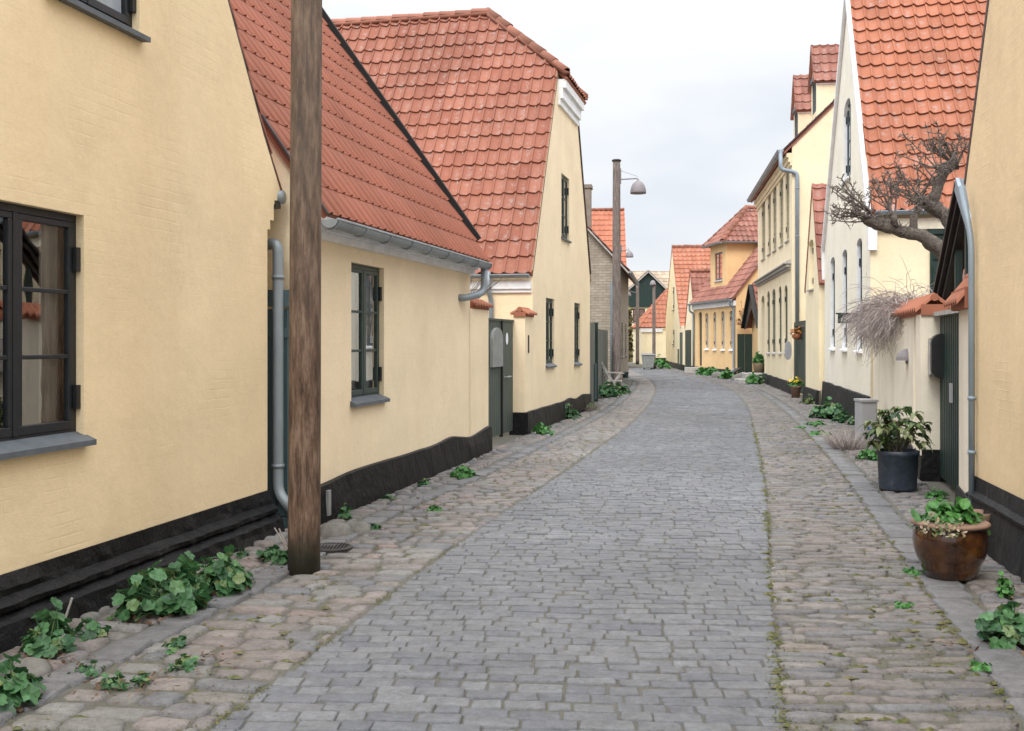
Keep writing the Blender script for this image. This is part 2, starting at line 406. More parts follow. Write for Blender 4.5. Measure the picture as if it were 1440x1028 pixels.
def window(parent, w, u0, u1, z0, z1, mat='green_frame', cols=2, rows=3, dep=.10, sill='slate_grey', so=.07, curt=None, hinge=1, o=0, name='window'):
    m = MB(); f = .045; b = o - dep; W = u1 - u0
    m.wbox(w, u0, u1, z0, z0 + f, b - .06, b); m.wbox(w, u0, u1, z1 - f, z1, b - .06, b)
    m.wbox(w, u0, u0 + f, z0 + f, z1 - f, b - .06, b); m.wbox(w, u1 - f, u1, z0 + f, z1 - f, b - .06, b)
    iu0, iu1, iz0, iz1 = u0 + f, u1 - f, z0 + f, z1 - f
    cw = (iu1 - iu0) / cols
    if cols > 1:
        for c in range(1, cols): m.wbox(w, iu0 + c * cw - .022, iu0 + c * cw + .022, iz0, iz1, b - .04, b + .010)
    s = .036
    pa = MB()
    for c in range(cols):
        a0 = iu0 + c * cw + (.022 if c else 0); a1 = iu0 + (c + 1) * cw - (.022 if c < cols - 1 else 0)
        e = .002
        m.wbox(w, a0 + e, a1 - e, iz0 + e, iz0 + s * 1.5, b - .05, b + .006); m.wbox(w, a0 + e, a1 - e, iz1 - s, iz1 - e, b - .05, b + .006)
        m.wbox(w, a0 + e, a0 + s, iz0 + s * 1.5, iz1 - s, b - .05, b + .006); m.wbox(w, a1 - s, a1 - e, iz0 + s * 1.5, iz1 - s, b - .05, b + .006)
        hz = (iz1 - s - iz0 - s * 1.5) / rows
        for r in range(1, rows):
            zz = iz0 + s * 1.5 + r * hz; m.wbox(w, a0 + s, a1 - s, zz - .012, zz + .012, b - .03, b + .002)
        pa.face([w.P(a0 + s, iz0 + s, b - .012), w.P(a1 - s, iz0 + s, b - .012), w.P(a1 - s, iz1 - s, b - .012), w.P(a0 + s, iz1 - s, b - .012)])
    fr = m.build(name, mat, parent, bevel=.004 if W > .5 and w.P(u0, 0).y < 14 else 0)
    pa.build('pane', 'glass', fr)
    if hinge:
        uh = u1 - f if hinge > 0 else u0
        for k in (.18, .80):
            h = MB(); zz = z0 + (z1 - z0) * k; h.wbox(w, uh + .002, uh + f - .002, zz - .07, zz + .07, b + .001, b + .03)
            h.build('hinge', 'black_board', fr)
    if sill:
        q = MB(); P = w.P; a, c = u0 - .03, u1 + .03; z0 += .0
        so = so * .8; q.box8([P(a, z0 - .04, b), P(c, z0 - .04, b), P(c, z0 - .05, o + so), P(a, z0 - .05, o + so), P(a, z0 + .03, b), P(c, z0 + .03, b), P(c, z0 - .018, o + so), P(a, z0 - .018, o + so)])
        q.build('sill', sill, fr)
    if curt:
        q = MB(); n = 26; side, frac, zc = curt
        for (ua, ub) in ((u0, u0 + (u1 - u0) * frac), (u1 - (u1 - u0) * frac, u1)) if side == 'both' else (((u0, u1),) if side == 'full' else ((u1 - (u1 - u0) * frac, u1),)):
            pr = None
            for i in range(n + 1):
                u = ua + (ub - ua) * i / n; oo = b - .075 + .009 * math.sin(i * 1.3) + .008 * math.sin(i * 3.1)
                cur = (w.P(u, zc, oo), w.P(u, z1, oo))
                if pr: q.face([pr[0], cur[0], cur[1], pr[1]])
                pr = cur
        q.build('curtain', 'curtain', fr, smooth=True)
    return fr

# ------------------------------------------------------------------ roofs
def prof(t): return .044 * math.cos(math.pi * t / .84) ** 2 if t < .42 else .026 * ((t - .42) / .58) ** 1.7
def rib(t): return (.030 * math.sin(math.pi * t / .30) ** .7 if t < .30 else 0) + (.004 if t > .3 and math.sin(2 * math.pi * (t - .3) / .233) > .3 else 0)
def roof(parent, pts, tw=.215, tl=.35, mat='tile_red', K=8, name='roof', amp=1.0, slab=.07, pf=prof, lift=.034, tap=1.0, jz=.004):
    pts = [Vector(p) for p in pts]
    U = (pts[1] - pts[0]).normalized(); N = U.cross(pts[2] - pts[1]).normalized()
    if N.z < 0: N = -N
    V = N.cross(U)
    if (pts[2] - pts[0]).dot(V) < 0: U = -U; V = -V; V = N.cross(U)
    if V.z < 0: V = -V
    O = pts[0]; poly = [((p - O).dot(U), (p - O).dot(V)) for p in pts]
    ar = sum(poly[i][0] * poly[(i + 1) % len(poly)][1] - poly[(i + 1) % len(poly)][0] * poly[i][1] for i in range(len(poly)))
    edges = []
    for i in range(len(poly)):
        a, b = poly[i], poly[(i + 1) % len(poly)]; ex, ey = b[0] - a[0], b[1] - a[1]; L = math.hypot(ex, ey)
        nx, ny = (ey / L, -ex / L) if ar > 0 else (-ey / L, ex / L)     # outward
        edges.append((a, (nx, ny)))
    us = [p[0] for p in poly]; vs = [p[1] for p in poly]
    m = MB()
    for j in range(int((max(vs) - min(vs)) / tl) + 1):
        v0 = min(vs) + j * tl; v1 = v0 + tl + .03
        for i in range(int((max(us) - min(us)) / tw) + 1):
            u0 = min(us) + i * tw; cs = [(u0, v0), (u0 + tw, v0), (u0 + tw, v1), (u0, v1)]
            if any(all((c[0] - a[0]) * n[0] + (c[1] - a[1]) * n[1] > 0 for c in cs) for a, n in edges): continue
            dz = ru(-jz, jz); dv = ru(-.008, .008) * jz / .004; b = len(m.v); tilt = ru(-jz, jz)
            for k in range(-1, K + 2):
                t = min(1, max(0, k / K)); h = pf(t) * amp; x = u0 + t * (tw + .003); hl = h + dz + tilt * t; hh = h * tap + dz + tilt * t
                if k < 0 or k > K: hl -= .022; hh -= .022 * tap
                lo = O + U * x + V * (v0 + dv); hi = O + U * x + V * v1
                m.v.append(tuple(lo + N * (hl + lift - .02))); m.v.append(tuple(lo + N * (hl + lift))); m.v.append(tuple(hi + N * hh))
            for k in range(K + 2):
                q = b + 3 * k; ta, tb = min(1, max(0, (k - 1) / K)), min(1, max(0, k / K))
                m.f.append((q, q + 3, q + 4, q + 1)); m.f.append((q + 1, q + 4, q + 5, q + 2)); m.uv += [[(ta, 0), (tb, 0), (tb, 0), (ta, 0)], [(ta, 0), (tb, 0), (tb, 1), (ta, 1)]]; m.hasuv = True
    o = m.build(name, mat, parent, smooth=False)
    bm = bmesh.new(); bm.from_mesh(o.data); g = org(parent)
    for a, n in edges:
        co = O + U * a[0] + V * a[1] - g; no = U * n[0] + V * n[1]
        bmesh.ops.bisect_plane(bm, geom=bm.verts[:] + bm.edges[:] + bm.faces[:], dist=1e-5, plane_co=co, plane_no=no, clear_outer=True)
    # closed underlay with thickness
    top = [bm.verts.new(p - g - N * .005) for p in pts]; bot = [bm.verts.new(p - g - N * slab) for p in pts]
    bm.faces.new(top); bm.faces.new(bot[::-1])
    for i in range(len(pts)):
        j = (i + 1) % len(pts); bm.faces.new((top[i], top[j], bot[j], bot[i]))
    for f in bm.faces: f.smooth = False
    bm.to_mesh(o.data); bm.free()
    return o
def ridge(parent, p0, p1, r=.11, step=.34, name='ridge', mat='ridge_tile'):
    p0 = Vector(p0); p1 = Vector(p1); L = (p1 - p0).length; d = (p1 - p0) / L; n = max(1, int(L / step)); m = MB()
    a = d.cross(Vector((0, 0, 1))).normalized(); b = a.cross(d)
    for i in range(n):
        q0 = p0 + d * (L * i / n); q1 = p0 + d * (L * (i + 1) / n + .04); bb = len(m.v); jz = ru(-.008, .012)
        for q, rr in ((q0, r * 1.06), (q0, r * 1.06 - .02), (q1, r * .9)):
            for k in range(7):
                an = math.pi * k / 6; m.v.append(tuple(q + a * math.cos(an) * rr + b * (math.sin(an) * rr * .85 - .015 + jz)))
        for k in range(6):
            m.f.append((bb + 14 + k, bb + 15 + k, bb + k + 1, bb + k)); m.f.append((bb + k, bb + k + 1, bb + 8 + k, bb + 7 + k)); m.uv += [None] * 2
    # mortar bed
    m.bar(p0 - Vector((0, 0, .05)), p1 - Vector((0, 0, .05)), r * 1.9, .07)
    return m.build(name, mat, parent, smooth=True)

def gutter(parent, w, u0, u1, z, o, r=.065, mat='zinc', n=8, brackets=True):
    m = MB(); P = w.P; st = max(1, int((u1 - u0) / .62)) if brackets else 1
    prev = None; seg = 9
    ring = lambda u, rr: [P(u, z - math.sin(math.pi * k / seg) * rr, o - math.cos(math.pi * k / seg) * rr) for k in range(seg + 1)]
    A = ring(u0, r); B = ring(u1, r); A2 = ring(u0, r - .008); B2 = ring(u1, r - .008)
    for k in range(seg):
        m.face([A[k], B[k], B[k + 1], A[k + 1]]); m.face([A2[k], B2[k], B2[k + 1], A2[k + 1]])
    m.face(A); m.face(B)
    m.tube([P(u0, z, o + r), P(u1, z, o + r)], .012, 6)
    if brackets:
        for i in range(st + 1):
            u = u0 + .03 + (u1 - u0 - .06) * i / st
            m.tube([P(u, z - math.sin(math.pi * k / seg) * (r + .006), o - math.cos(math.pi * k / seg) * (r + .006)) for k in range(seg + 1)], .008, 5)
    return m.build('gutter', mat, parent, smooth=False)
def pipe(parent, pts, r=.04, mat='zinc', bands=(), name='downpipe'):
    m = MB(); P = [Vector(p) for p in pts]; out = [P[0]]
    for i in range(1, len(P) - 1):      # rounded elbows
        a = (P[i - 1] - P[i]); b = (P[i + 1] - P[i]); q = min(.12, a.length * .45, b.length * .45); a.normalize(); b.normalize()
        for k in range(5):
            t = k / 4; out.append((P[i] + a * q) * (1 - t) ** 2 + P[i] * 2 * t * (1 - t) + (P[i] + b * q) * t * t)
    out.append(P[-1]); m.tube(out, r, 12)
    for b in bands: b = Vector(b); m.tube([b - Vector((0, 0, .015)), b + Vector((0, 0, .015))], r + .008, 12)
    return m.build(name, mat, parent, smooth=True)

def sweep(parent, w, u0, u1, profile, mat='tar', amp=.012, name='plinth', step=.12, cap0=True, cap1=True, topwave=.0):
    m = MB(); n = max(2, int((u1 - u0) / step)); rows = []
    for i in range(n + 1):
        u = u0 + (u1 - u0) * i / n; row = []
        for j, (o, z) in enumerate(profile):
            ns = noise.noise(Vector((u * 2.1, z * 5, u0))) * amp + noise.noise(Vector((u * 9, z * 11, 3))) * amp * .5
            zz = z + (topwave * noise.noise(Vector((u * 1.1, 7, u0))) if j == 0 or (j == 1) else 0)
            row.append(w.P(u, zz, max(.009, o + ns + .008) if 0 < j else o + .006))
        rows.append(row)
    b = len(m.v); k = len(profile)
    for r in rows: m.v.extend([tuple(p) for p in r])
    for i in range(n):
        for j in range(k - 1): m.f.append((b + i * k + j, b + (i + 1) * k + j, b + (i + 1) * k + j + 1, b + i * k + j + 1)); m.uv.append(None)
    for row, c in ((rows[0], cap0), (rows[-1], cap1)):
        if c: m.face(list(row) + [w.P(u0 if row is rows[0] else u1, profile[-1][1], -.05), w.P(u0 if row is rows[0] else u1, profile[0][1], -.05)])
    return m.build(name, mat, parent, smooth=False)
def plinth_simple(parent, w, u0, u1, h, o=.02, mat='tar', wave=.02, **k):
    return sweep(parent, w, u0, u1, [(0.0, h + .012), (o, h), (o + .012, h * .55), (o + .03, 0)], mat, topwave=wave, **k)

# ================================================================== SETTING: ground, road, kerbs
def curve(pts):
    def f(y):
        if y <= pts[0][0]: a, b = pts[0], pts[1]; return a[1] + (b[1] - a[1]) * (y - a[0]) / (b[0] - a[0])
        for i in range(len(pts) - 1):
            if y <= pts[i + 1][0]:
                p1, p2 = pts[i], pts[i + 1]; p0 = pts[max(i - 1, 0)]; p3 = pts[min(i + 2, len(pts) - 1)]
                h = p2[0] - p1[0]; t = (y - p1[0]) / h
                m1 = (p2[1] - p0[1]) / (p2[0] - p0[0]) * h; m2 = (p3[1] - p1[1]) / (p3[0] - p1[0]) * h
                return (2*t**3-3*t**2+1)*p1[1] + (t**3-2*t**2+t)*m1 + (-2*t**3+3*t**2)*p2[1] + (t**3-t**2)*m2
        a, b = pts[-2], pts[-1]; return b[1] + (b[1] - a[1]) * (y - b[0]) / (b[0] - a[0])
    return f
XL = curve([(2.5, -1.62), (4.96, -1.08), (6.84, -.70), (8.32, -.388), (9.27, -.179), (11.24, .285), (13.95, .90), (16.8, 1.54), (21.4, 2.5), (27.6, 3.62), (35.8, 4.83), (46, 5.75), (60, 6.5)])
XR = curve([(2.5, .72), (4.36, 1.10), (5.97, 1.45), (7.95, 1.9), (10.8, 2.56), (14.8, 3.42), (19.7, 4.43), (24.7, 5.45), (30.8, 6.5), (37, 7.3), (45, 7.75), (52, 7.9), (60, 8.1)])
KL = curve([(2.5, -2.45), (5.14, -1.92), (6.53, -1.6), (9.9, -.95), (12.4, -.29), (16.3, .6), (19, 1.22), (24, 2.27), (30, 3.3), (38, 4.45), (48, 5.2), (60, 5.9)])
KR = curve([(2.5, 1.66), (4.8, 2.2), (5.85, 2.43), (7.11, 2.70), (9.09, 3.13), (10.7, 3.49), (15.2, 4.44), (24, 6.12), (31, 7.25), (38, 8.1), (45, 8.4), (52, 8.45), (60, 8.6)])
def WL(y):
    if y < 8.8: return -3.80 + .2147 * y
    if y < 15.2: return -3.70 + .2251 * y
    if y < 24.5: return -3.90 + .2337 * y
    if y < 35: return 1.85 + .137 * (y - 24.5)
    return 3.3 + .12 * (y - 35)
def WR(y):
    if y < 8.6: return 2.14 + .1733 * y
    if y < 18.5: return 1.61 + .25 * y
    if y < 25.8: return 2.87 + .18 * y
    if y < 42: return 3.83 + .138 * y
    return 9.6 - .09 * (y - 42)

m = MB(); m.face([(-250, -60, .012), (260, -60, .012), (260, 420, .012), (-250, 420, .012)])
g = m.build('ground', 'joint_soil'); tag(g, 'brown soil and moss showing between and beyond the stones', 'ground', kind='structure')

def stones(name, mat, L, Rr, y0, y1, dl, dw, gap=.014, skew=.15, h=.022, jit=.10, wv=.35, label='', sq=.35, z=0, ymax_fine=13, wander=.02, soft=.03, r1=.9, gy=1.0):
    m = MB(); y = y0; row = 0; gap0 = gap
    while y < y1:
        fine = y < ymax_fine; gap = gap0 * (1 if y < 18 else 1 + min(1.4, (y - 18) * .08))
        k = 1 if y < 22 else (1.35 if y < 35 else 1.9)
        l = dl * k * ru(.86, 1.14); x = L(y) - ru(0, dw * .6); xr = Rr(y)
        x0l = L(y)
        while x < xr - .02:
            wd = dw * k * ru(1 - wv, 1 + wv); a0 = max(x, x0l); a1 = min(x + wd, xr)
            if xr - a1 < dw * .3: a1 = xr; 
            x = x + wd if a1 < xr else xr
            if a1 - a0 < .035: continue
            cx = (a0 + a1) / 2; hw = (a1 - a0) / 2 - gap * ru(.35, .75); hl = l / 2 - gap * gy * ru(.3, .7)
            cy = y - (cx - (x0l + xr) / 2) * skew + wander * noise.noise(Vector((cx * 1.4, y * 1.1, dl * 50))) * 2
            if hw < .012: continue
            n = 12 if fine else 8; dz = ru(-.005, .006) * (h / .022) + z + .004 * noise.noise(Vector((cx * 1.3, cy * .9, 1))); tx = ru(-.03, .03); ty = ru(-.04, .04); rot = ru(-jit, jit) * .45 - math.atan(skew)
            b = len(m.v); cr, sr = math.cos(rot), math.sin(rot); rj = [1 + ru(-jit, jit) * .6 for _ in range(n)]
            rings = ((0, -.01), (.22, h * r1), (1, h)) if fine else ((0, -.005), (.7, h))
            for q, zz in rings:
                for i in range(n):
                    an = 2 * math.pi * (i + .5) / n; c, s = math.cos(an), math.sin(an)
                    px = math.copysign(abs(c) ** sq, c) * hw * rj[i]; py = math.copysign(abs(s) ** sq, s) * hl * rj[i]
                    if q: px -= math.copysign(min(abs(px), q * soft), px); py -= math.copysign(min(abs(py), q * min(soft, hl * .55)), py)
                    X = cx + px * cr - py * sr; Y = cy + px * sr + py * cr
                    m.v.append((X, Y, zz + dz + (px * tx + py * ty if zz > 0 else 0)))
            for r_ in range(len(rings) - 1):
                for i in range(n):
                    a = b + r_ * n + i; d = b + r_ * n + (i + 1) % n; m.f.append((a, d, d + n, a + n)); m.uv.append(None)
            e = b + (len(rings) - 1) * n; m.f.append(tuple(e + i for i in range(n))); m.uv.append(None)
        y += l; row += 1
    o = m.build(name, mat, smooth=True); return tag(o, label, name.replace('_', ' '), kind='structure')
stones('road', 'sett_stone', XL, XR, 2.6, 62, .108, .175, gap=.005, gy=.6, skew=.07, h=.020, jit=.07, wv=.4, sq=.16, soft=.009, wander=.03, label='smooth grey setts forming the main carriageway')
stones('cobble_strip', 'cobble_stone', KL, lambda y: XL(y) - .035, 2.6, 60, .155, .23, gap=.011, skew=.12, h=.029, jit=.24, wv=.55, sq=.36, soft=.03, r1=.75, wander=.07, label='rounded pinkish cobbles left of the carriageway')
stones('cobble_strip', 'cobble_fine', lambda y: XR(y) + .025, lambda y: KR(y) - .015, 2.6, 58, .094, .24, gap=.012, skew=.06, h=.027, jit=.30, wv=.6, sq=.46, soft=.02, r1=.75, label='long thin mossy cobbles right of the carriageway', wander=.07)
stones('kerb', 'slab_stone', lambda y: KL(y) - .23, lambda y: KL(y) - .02, 2.6, 60, .36, .4, gap=.010, skew=.15, h=.034, jit=.04, wv=.1, sq=.16, soft=.014, label='row of flat grey slabs along the left pavement')
stones('kerb', 'slab_stone', lambda y: KR(y), lambda y: KR(y) + .24, 2.6, 58, .34, .4, gap=.009, skew=.1, h=.032, jit=.04, wv=.1, sq=.16, soft=.014, label='row of flat grey slabs along the right pavement')
stones('pavement', 'cobble_stone', WL, lambda y: KL(y) - .26, 2.6, 60, .17, .25, gap=.018, skew=.2, h=.036, jit=.2, wv=.4, sq=.4, soft=.035, r1=.75, label='uneven stone pavement beneath the left houses')
stones('pavement', 'cobble_fine', lambda y: KR(y) + .27, WR, 2.6, 58, .12, .22, gap=.018, skew=.1, h=.034, jit=.2, wv=.4, sq=.42, soft=.03, r1=.75, label='uneven stone pavement beneath the right houses')

# ================================================================== LEFT SIDE
def gable_roof(t, w, u0, u1, ua, ze0, ze1, za, L, mat, tw=.215, tl=.35, ov=.05, eo=.16, K=8, rmat='ridge_tile', rg=True):
    s0 = (za - ze0) / (ua - u0); s1 = (za - ze1) / (u1 - ua); P = w.P
    a = roof(t, [P(u0 - eo, ze0 - s0 * eo, ov), P(u0 - eo, ze0 - s0 * eo, -L), P(ua, za, -L), P(ua, za, ov)], tw, tl, mat, K)
    b = roof(t, [P(u1 + eo, ze1 - s1 * eo, ov), P(u1 + eo, ze1 - s1 * eo, -L), P(ua, za, -L), P(ua, za, ov)], tw, tl, mat, max(4, K - 4))
    if rg: ridge(a, P(ua, za + .05, ov), P(ua, za + .05, -L))
    return a, b
def body_gable(t, w, outline, holes, L, mat, depth=.14, revmat=None):
    m = MB(); rv = MB() if revmat else None
    facade(m, w, outline, holes, depth, rev=rv)
    n = len(outline)
    for i in range(n):
        a, b = outline[i], outline[(i + 1) % n]
        m.face([w.P(*a), w.P(*a, -L), w.P(*b, -L), w.P(*b)], [(0, a[1]), (L, a[1]), (L, b[1] + (abs(b[0] - a[0]) if abs(b[1] - a[1]) < .1 else 0)), (0, b[1] + (abs(b[0] - a[0]) if abs(b[1] - a[1]) < .1 else 0))])
    m.face([w.P(*p, -L) for p in outline], [(p[0], p[1]) for p in outline])
    o = m.build('wall', mat, t)
    if rv and rv.v: rv.build('reveal', revmat, o)
    return o

# ---- house 1: big yellow gable, near left
w1 = Wall((-2.0, 8.75), (.2147, 1), 1)
t1 = thing('gabled_house', 'nearest yellow gabled house on the left with a dark two-leaf window and black plinth', 'house', w1.P(0, 0), 'gabled houses along the street')
V = [(w1.u(395), w1.z(395, 270)), (w1.u(370), w1.z(370, 187)), (w1.u(345), w1.z(345, 93)), (w1.u(320), w1.z(320, 0))]
s = (V[3][1] - V[2][1]) / (V[2][0] - V[3][0]); ua = V[3][0] - 2.1; za = V[3][1] + 2.1 * s
u376 = w1.u(376)
out = [(-8.2, 0), (u376, 0), (u376, w1.z(376, 322)), (w1.u(380), w1.z(376, 322)), (w1.u(380), w1.z(380, 309)), (w1.u(385), w1.z(380, 309)), (w1.u(385), w1.z(385, 288)), (w1.u(393), w1.z(390, 276)), V[0], V[1], V[2], V[3], (ua, za), (-8.2, za - (ua + 8.2) * s)]
wu0, wu1 = w1.u(-72), w1.u(118); wz0, wz1 = 1.03, 2.335
xu0, xu1 = w1.u(66), w1.u(196)
xz0 = w1.z(192, 46)
b1 = body_gable(t1, w1, out, [rect(wu0, wu1, wz0, wz1), rect(xu0, xu1, xz0, xz0 + 1.15)], 9, 'plaster_yellow', .16)
window(t1, w1, wu0, wu1, wz0, wz1, 'dark_frame', 2, 3, .05, so=.08, curt=('right', .22, wz0))
window(t1, w1, xu0, xu1, xz0, xz0 + 1.15, 'dark_frame', 2, 2, .05, curt=('full', 1, xz0 + .1), so=.08)
# roof planes of house 1 and the thin dark verge
v = MB()
P = w1.P
pp = [V[0], V[1], V[2], V[3], (ua, za)]
for a, b in zip(pp, pp[1:]):
    v.bar(P(a[0] + .005, a[1] + .006, -.02), P(b[0] + .005, b[1] + .006, -.02), .06, .022, up=w1.n)
v.build('verge', 'brown_paint', b1)
roof(t1, [P(V[0][0] + .04, V[0][1] - .02, -.03), P(V[0][0] + .04, V[0][1] - .02, -9), P(ua + .02, za + .03, -9), P(ua + .02, za + .03, -.03)], .215, .35, 'tile_red', 4, slab=.02)
roof(t1, [P(-8.4, za - (ua + 8.4) * s, .02), P(-8.4, za - (ua + 8.4) * s, -9), P(ua, za + .02, -9), P(ua, za + .02, .02)], .215, .35, 'tile_red', 4, slab=.05)
sweep(t1, w1, -8.0, u376 + .02, [(.003, .372), (.010, .30), (.012, .262), (.035, .25), (.075, .225), (.072, .195), (.05, .175), (.085, .16), (.115, .14), (.12, .09), (.14, 0)], 'tar', .042, step=.035)
gm = MB(); gm.tube([P(w1.u(394) , 2.80, .03), P(w1.u(394), 2.80, -5)], .058, 12); gm.build('gutter', 'zinc', t1, smooth=True)
gm = MB(); gm.box8([P(w1.u(386), 2.70, -.05 + q) if False else P(w1.u(386) + a, zz, q) for zz in (2.70, 2.76) for a, q in ((0, -.3), (.1, -.3), (.1, .01), (0, .01))]); gm.build('corbel', 'black_board', t1)
pipe(t1, [at(368, 346, 9.02), at(391, 341, 8.93), at(391, 693, 8.93), at(410, 716, 8.86)], .046, 'zinc', [at(391, 390, 8.93), at(391, 655, 8.93)])

# ---- narrow plank door in the gap
dm = MB(); x0, x1, yy = -2.06, -1.66, 8.97
for i in range(5):
    a = x0 + (x1 - x0) * i / 5; dm.box(a + .003, a + (x1 - x0) / 5 - .003, yy, yy + .03, .12, 1.86)
td = thing('garden_door', 'narrow blue-green plank door squeezed behind the big wooden pole and downpipe', 'door', ((x0 + x1) / 2, yy, 0))
dm.build('door_leaf', 'gate_teal', td)
dm = MB(); dm.box(x0, x1, yy - .02, yy + .05, 1.88, 2.02); dm.box(x0, x1, yy - .012, yy - .001, 1.62, 1.70); dm.box(x0, x1, yy - .01, yy + .04, .0, .11); dm.build('door_frame', 'gate_teal', td)

# ---- house 2: low house with eaves to the street
w2 = Wall((-1.662, 9.3), (.2251, 1), 1); P = w2.P
uE = w2.u(661); us = -.25
t2 = thing('cottage', 'low yellow cottage behind the big pole, with long grey gutter and one green window', 'house', P(2.5, 0), 'houses with eaves along the street')
o_e = .2; ze = 2.66; sl = 1.42; D = 3.0; zr = ze + sl * (D + o_e)
m = MB()
hu0, hu1 = w2.u(494), w2.u(540); hz0, hz1 = 1.02, 2.33
facade(m, w2, rect(us, uE, 0, 2.92), [rect(hu0, hu1, hz0, hz1)], .15)
for u in (us, uE):
    pts = [(0, 0), (-2 * D, 0), (-2 * D, 2.6), (-D, zr - .08), (0, 2.92)]
    m.face([P(u, z, o) for o, z in pts], [(o, z) for o, z in pts])
m.face([P(us, 0, -2 * D), P(uE, 0, -2 * D), P(uE, 2.6, -2 * D), P(us, 2.6, -2 * D)])
b2 = m.build('wall', 'plaster_yellow_light', t2)
window(t2, w2, hu0, hu1, hz0, hz1, 'green_frame', 2, 3, .05, curt=('full', .5, hz0 + .1))
ur0 = w2.u(463, o_e); ur1 = w2.u(689, o_e)
r2 = roof(t2, [P(ur0, ze, o_e), P(ur1, ze, o_e), P(ur1, zr, -D), P(ur0, zr, -D)], .192, .34, 'tile_plain', 20, amp=.9, lift=.004, pf=rib, tap=.15, jz=.0008)
roof(t2, [P(ur0, ze, -2 * D - o_e), P(ur1, ze, -2 * D - o_e), P(ur1, zr, -D), P(ur0, zr, -D)], .192, .34, 'tile_plain', 4)
ridge(r2, P(ur0, zr + .06, -D), P(ur1, zr + .06, -D))
v = MB(); v.bar(P(ur1 + .01, ze + .30, o_e - .17), P(ur1 + .01, zr + .08, -D), .10, .075, up=w2.d); v.build('verge_board', 'blackish', r2)
v = MB(); v.bar(P(ur0 - .012, ze - .01, o_e), P(ur0 - .012, zr, -D), .02, .05, up=w2.d); v.build('verge_board', 'brown_paint', r2)
cn = MB(); cn.wbox(w2, us - .02, uE + .02, 2.47, 2.53, 0, .07); cn.wbox(w2, us - .05, uE + .03, 2.532, 2.60, 0, .12); cn.wbox(w2, us - .05, uE + .03, 2.602, 2.64, 0, .17)
cn.build('cornice', 'white_paint', t2)
gu0 = w2.u(459, .22)
gutter(t2, w2, gu0, w2.u(686, .26), 2.60, .245, .072)
ge = w2.u(684, .24)
pipe(t2, [P(ge - .1, 2.55, .235), P(ge - .1, 2.22, .235), P(ge - .45, 2.14, .08), P(ge - .5, 2.14, -.05)], .045)
plinth_simple(t2, w2, us, w2.u(687), .352, o=.03, wave=.06, amp=.02)
v = MB(); v.wbox(w2, w2.u(452) - .02, w2.u(454.5) , .07, .29, .05, .075); v.build('vent_plate', 'bin_grey', t2)
# stub of garden wall right of the cottage
ts = thing('garden_wall', 'short yellow wall end with a tile cap between the cottage and the green gate', 'wall', P(w2.u(672), 0))
uS = w2.u(686.5); m = MB(); facade(m, w2, rect(uE - .02, uS, 0, 2.02), [], o=.004)
m.face([P(uS, 0, 0), P(uS, 0, -.22), P(uS, 2.02, -.22), P(uS, 2.02, 0)]); m.face([P(uE, 2.02, 0), P(uS, 2.02, 0), P(uS, 2.02, -.22), P(uE, 2.02, -.22)])
m.build('wall', 'plaster_yellow_light', ts)
def tilecap(parent, w, u0, u1, z, o0, o1, n, rise=.10, mat='tile_orange'):
    m = MB(); om = (o0 + o1) / 2
    for i in range(n):
        a = u0 + (u1 - u0) * (i + .5) / n; r = (u1 - u0) / n * .5
        for oa, ob in ((o1 + .05, om), (o0 - .05, om)):
            b = len(m.v)
            for o, zz, rr in ((oa, z - .01, r), (oa, z - .025, r * .8), (ob, z + rise, r * .9)):
                for k in range(6):
                    an = math.pi * k / 5; p = w.P(a + math.cos(an) * rr, zz + math.sin(an) * rr * .7, o); m.v.append(tuple(p))
            for k in range(5):
                m.f.append((b + k, b + k + 1, b + 7 + k, b + 6 + k)); m.f.append((b + k, b + 12 + k, b + 13 + k, b + k + 1)); m.uv += [None] * 2
    m.tube([w.P(u0, z + rise, om), w.P(u1, z + rise, om)], .045, 8)
    m.wbox(w, u0, u1, z - .04, z + rise * .5, o0 + .01, o1 - .01)
    return m.build('tile_cap', mat, parent)
tilecap(ts, w2, w2.u(664), uS + .02, 2.06, -.22, .02, 6, .07)
# dry stems over that wall
def tuft(name, label, cat, c, r, h, n, mat, thick=.004, droop=.3, lean=(0, 0), parent=None, kind=None, group=None, seg=5):
    m = MB()
    for i in range(n):
        an = ru(0, 6.28); rr = r * math.sqrt(R()); p = Vector(c) + Vector((math.cos(an) * rr * .5, math.sin(an) * rr * .5, 0))
        e = Vector((math.cos(an) * rr + lean[0], math.sin(an) * rr + lean[1], h * ru(.6, 1.1))); pts = []
        for k in range(seg):
            q = k / (seg - 1); pts.append(p + e * q + Vector((ru(-1, 1), ru(-1, 1), 0)) * .02 * q + Vector((0, 0, -droop * h * q * q)))
        m.tube(pts, [thick * (1 - .7 * k / (seg - 1)) for k in range(seg)], 3, caps=False)
    return tag(m.build(name, mat, parent), label, cat, group, kind)
tuft('bare_twigs', 'thin bare twigs above the tile-capped wall end beside the cottage', 'twigs', (P(w2.u(684), 2.1, -.5)), .55, .45, 44, 'twig', .008, 0)

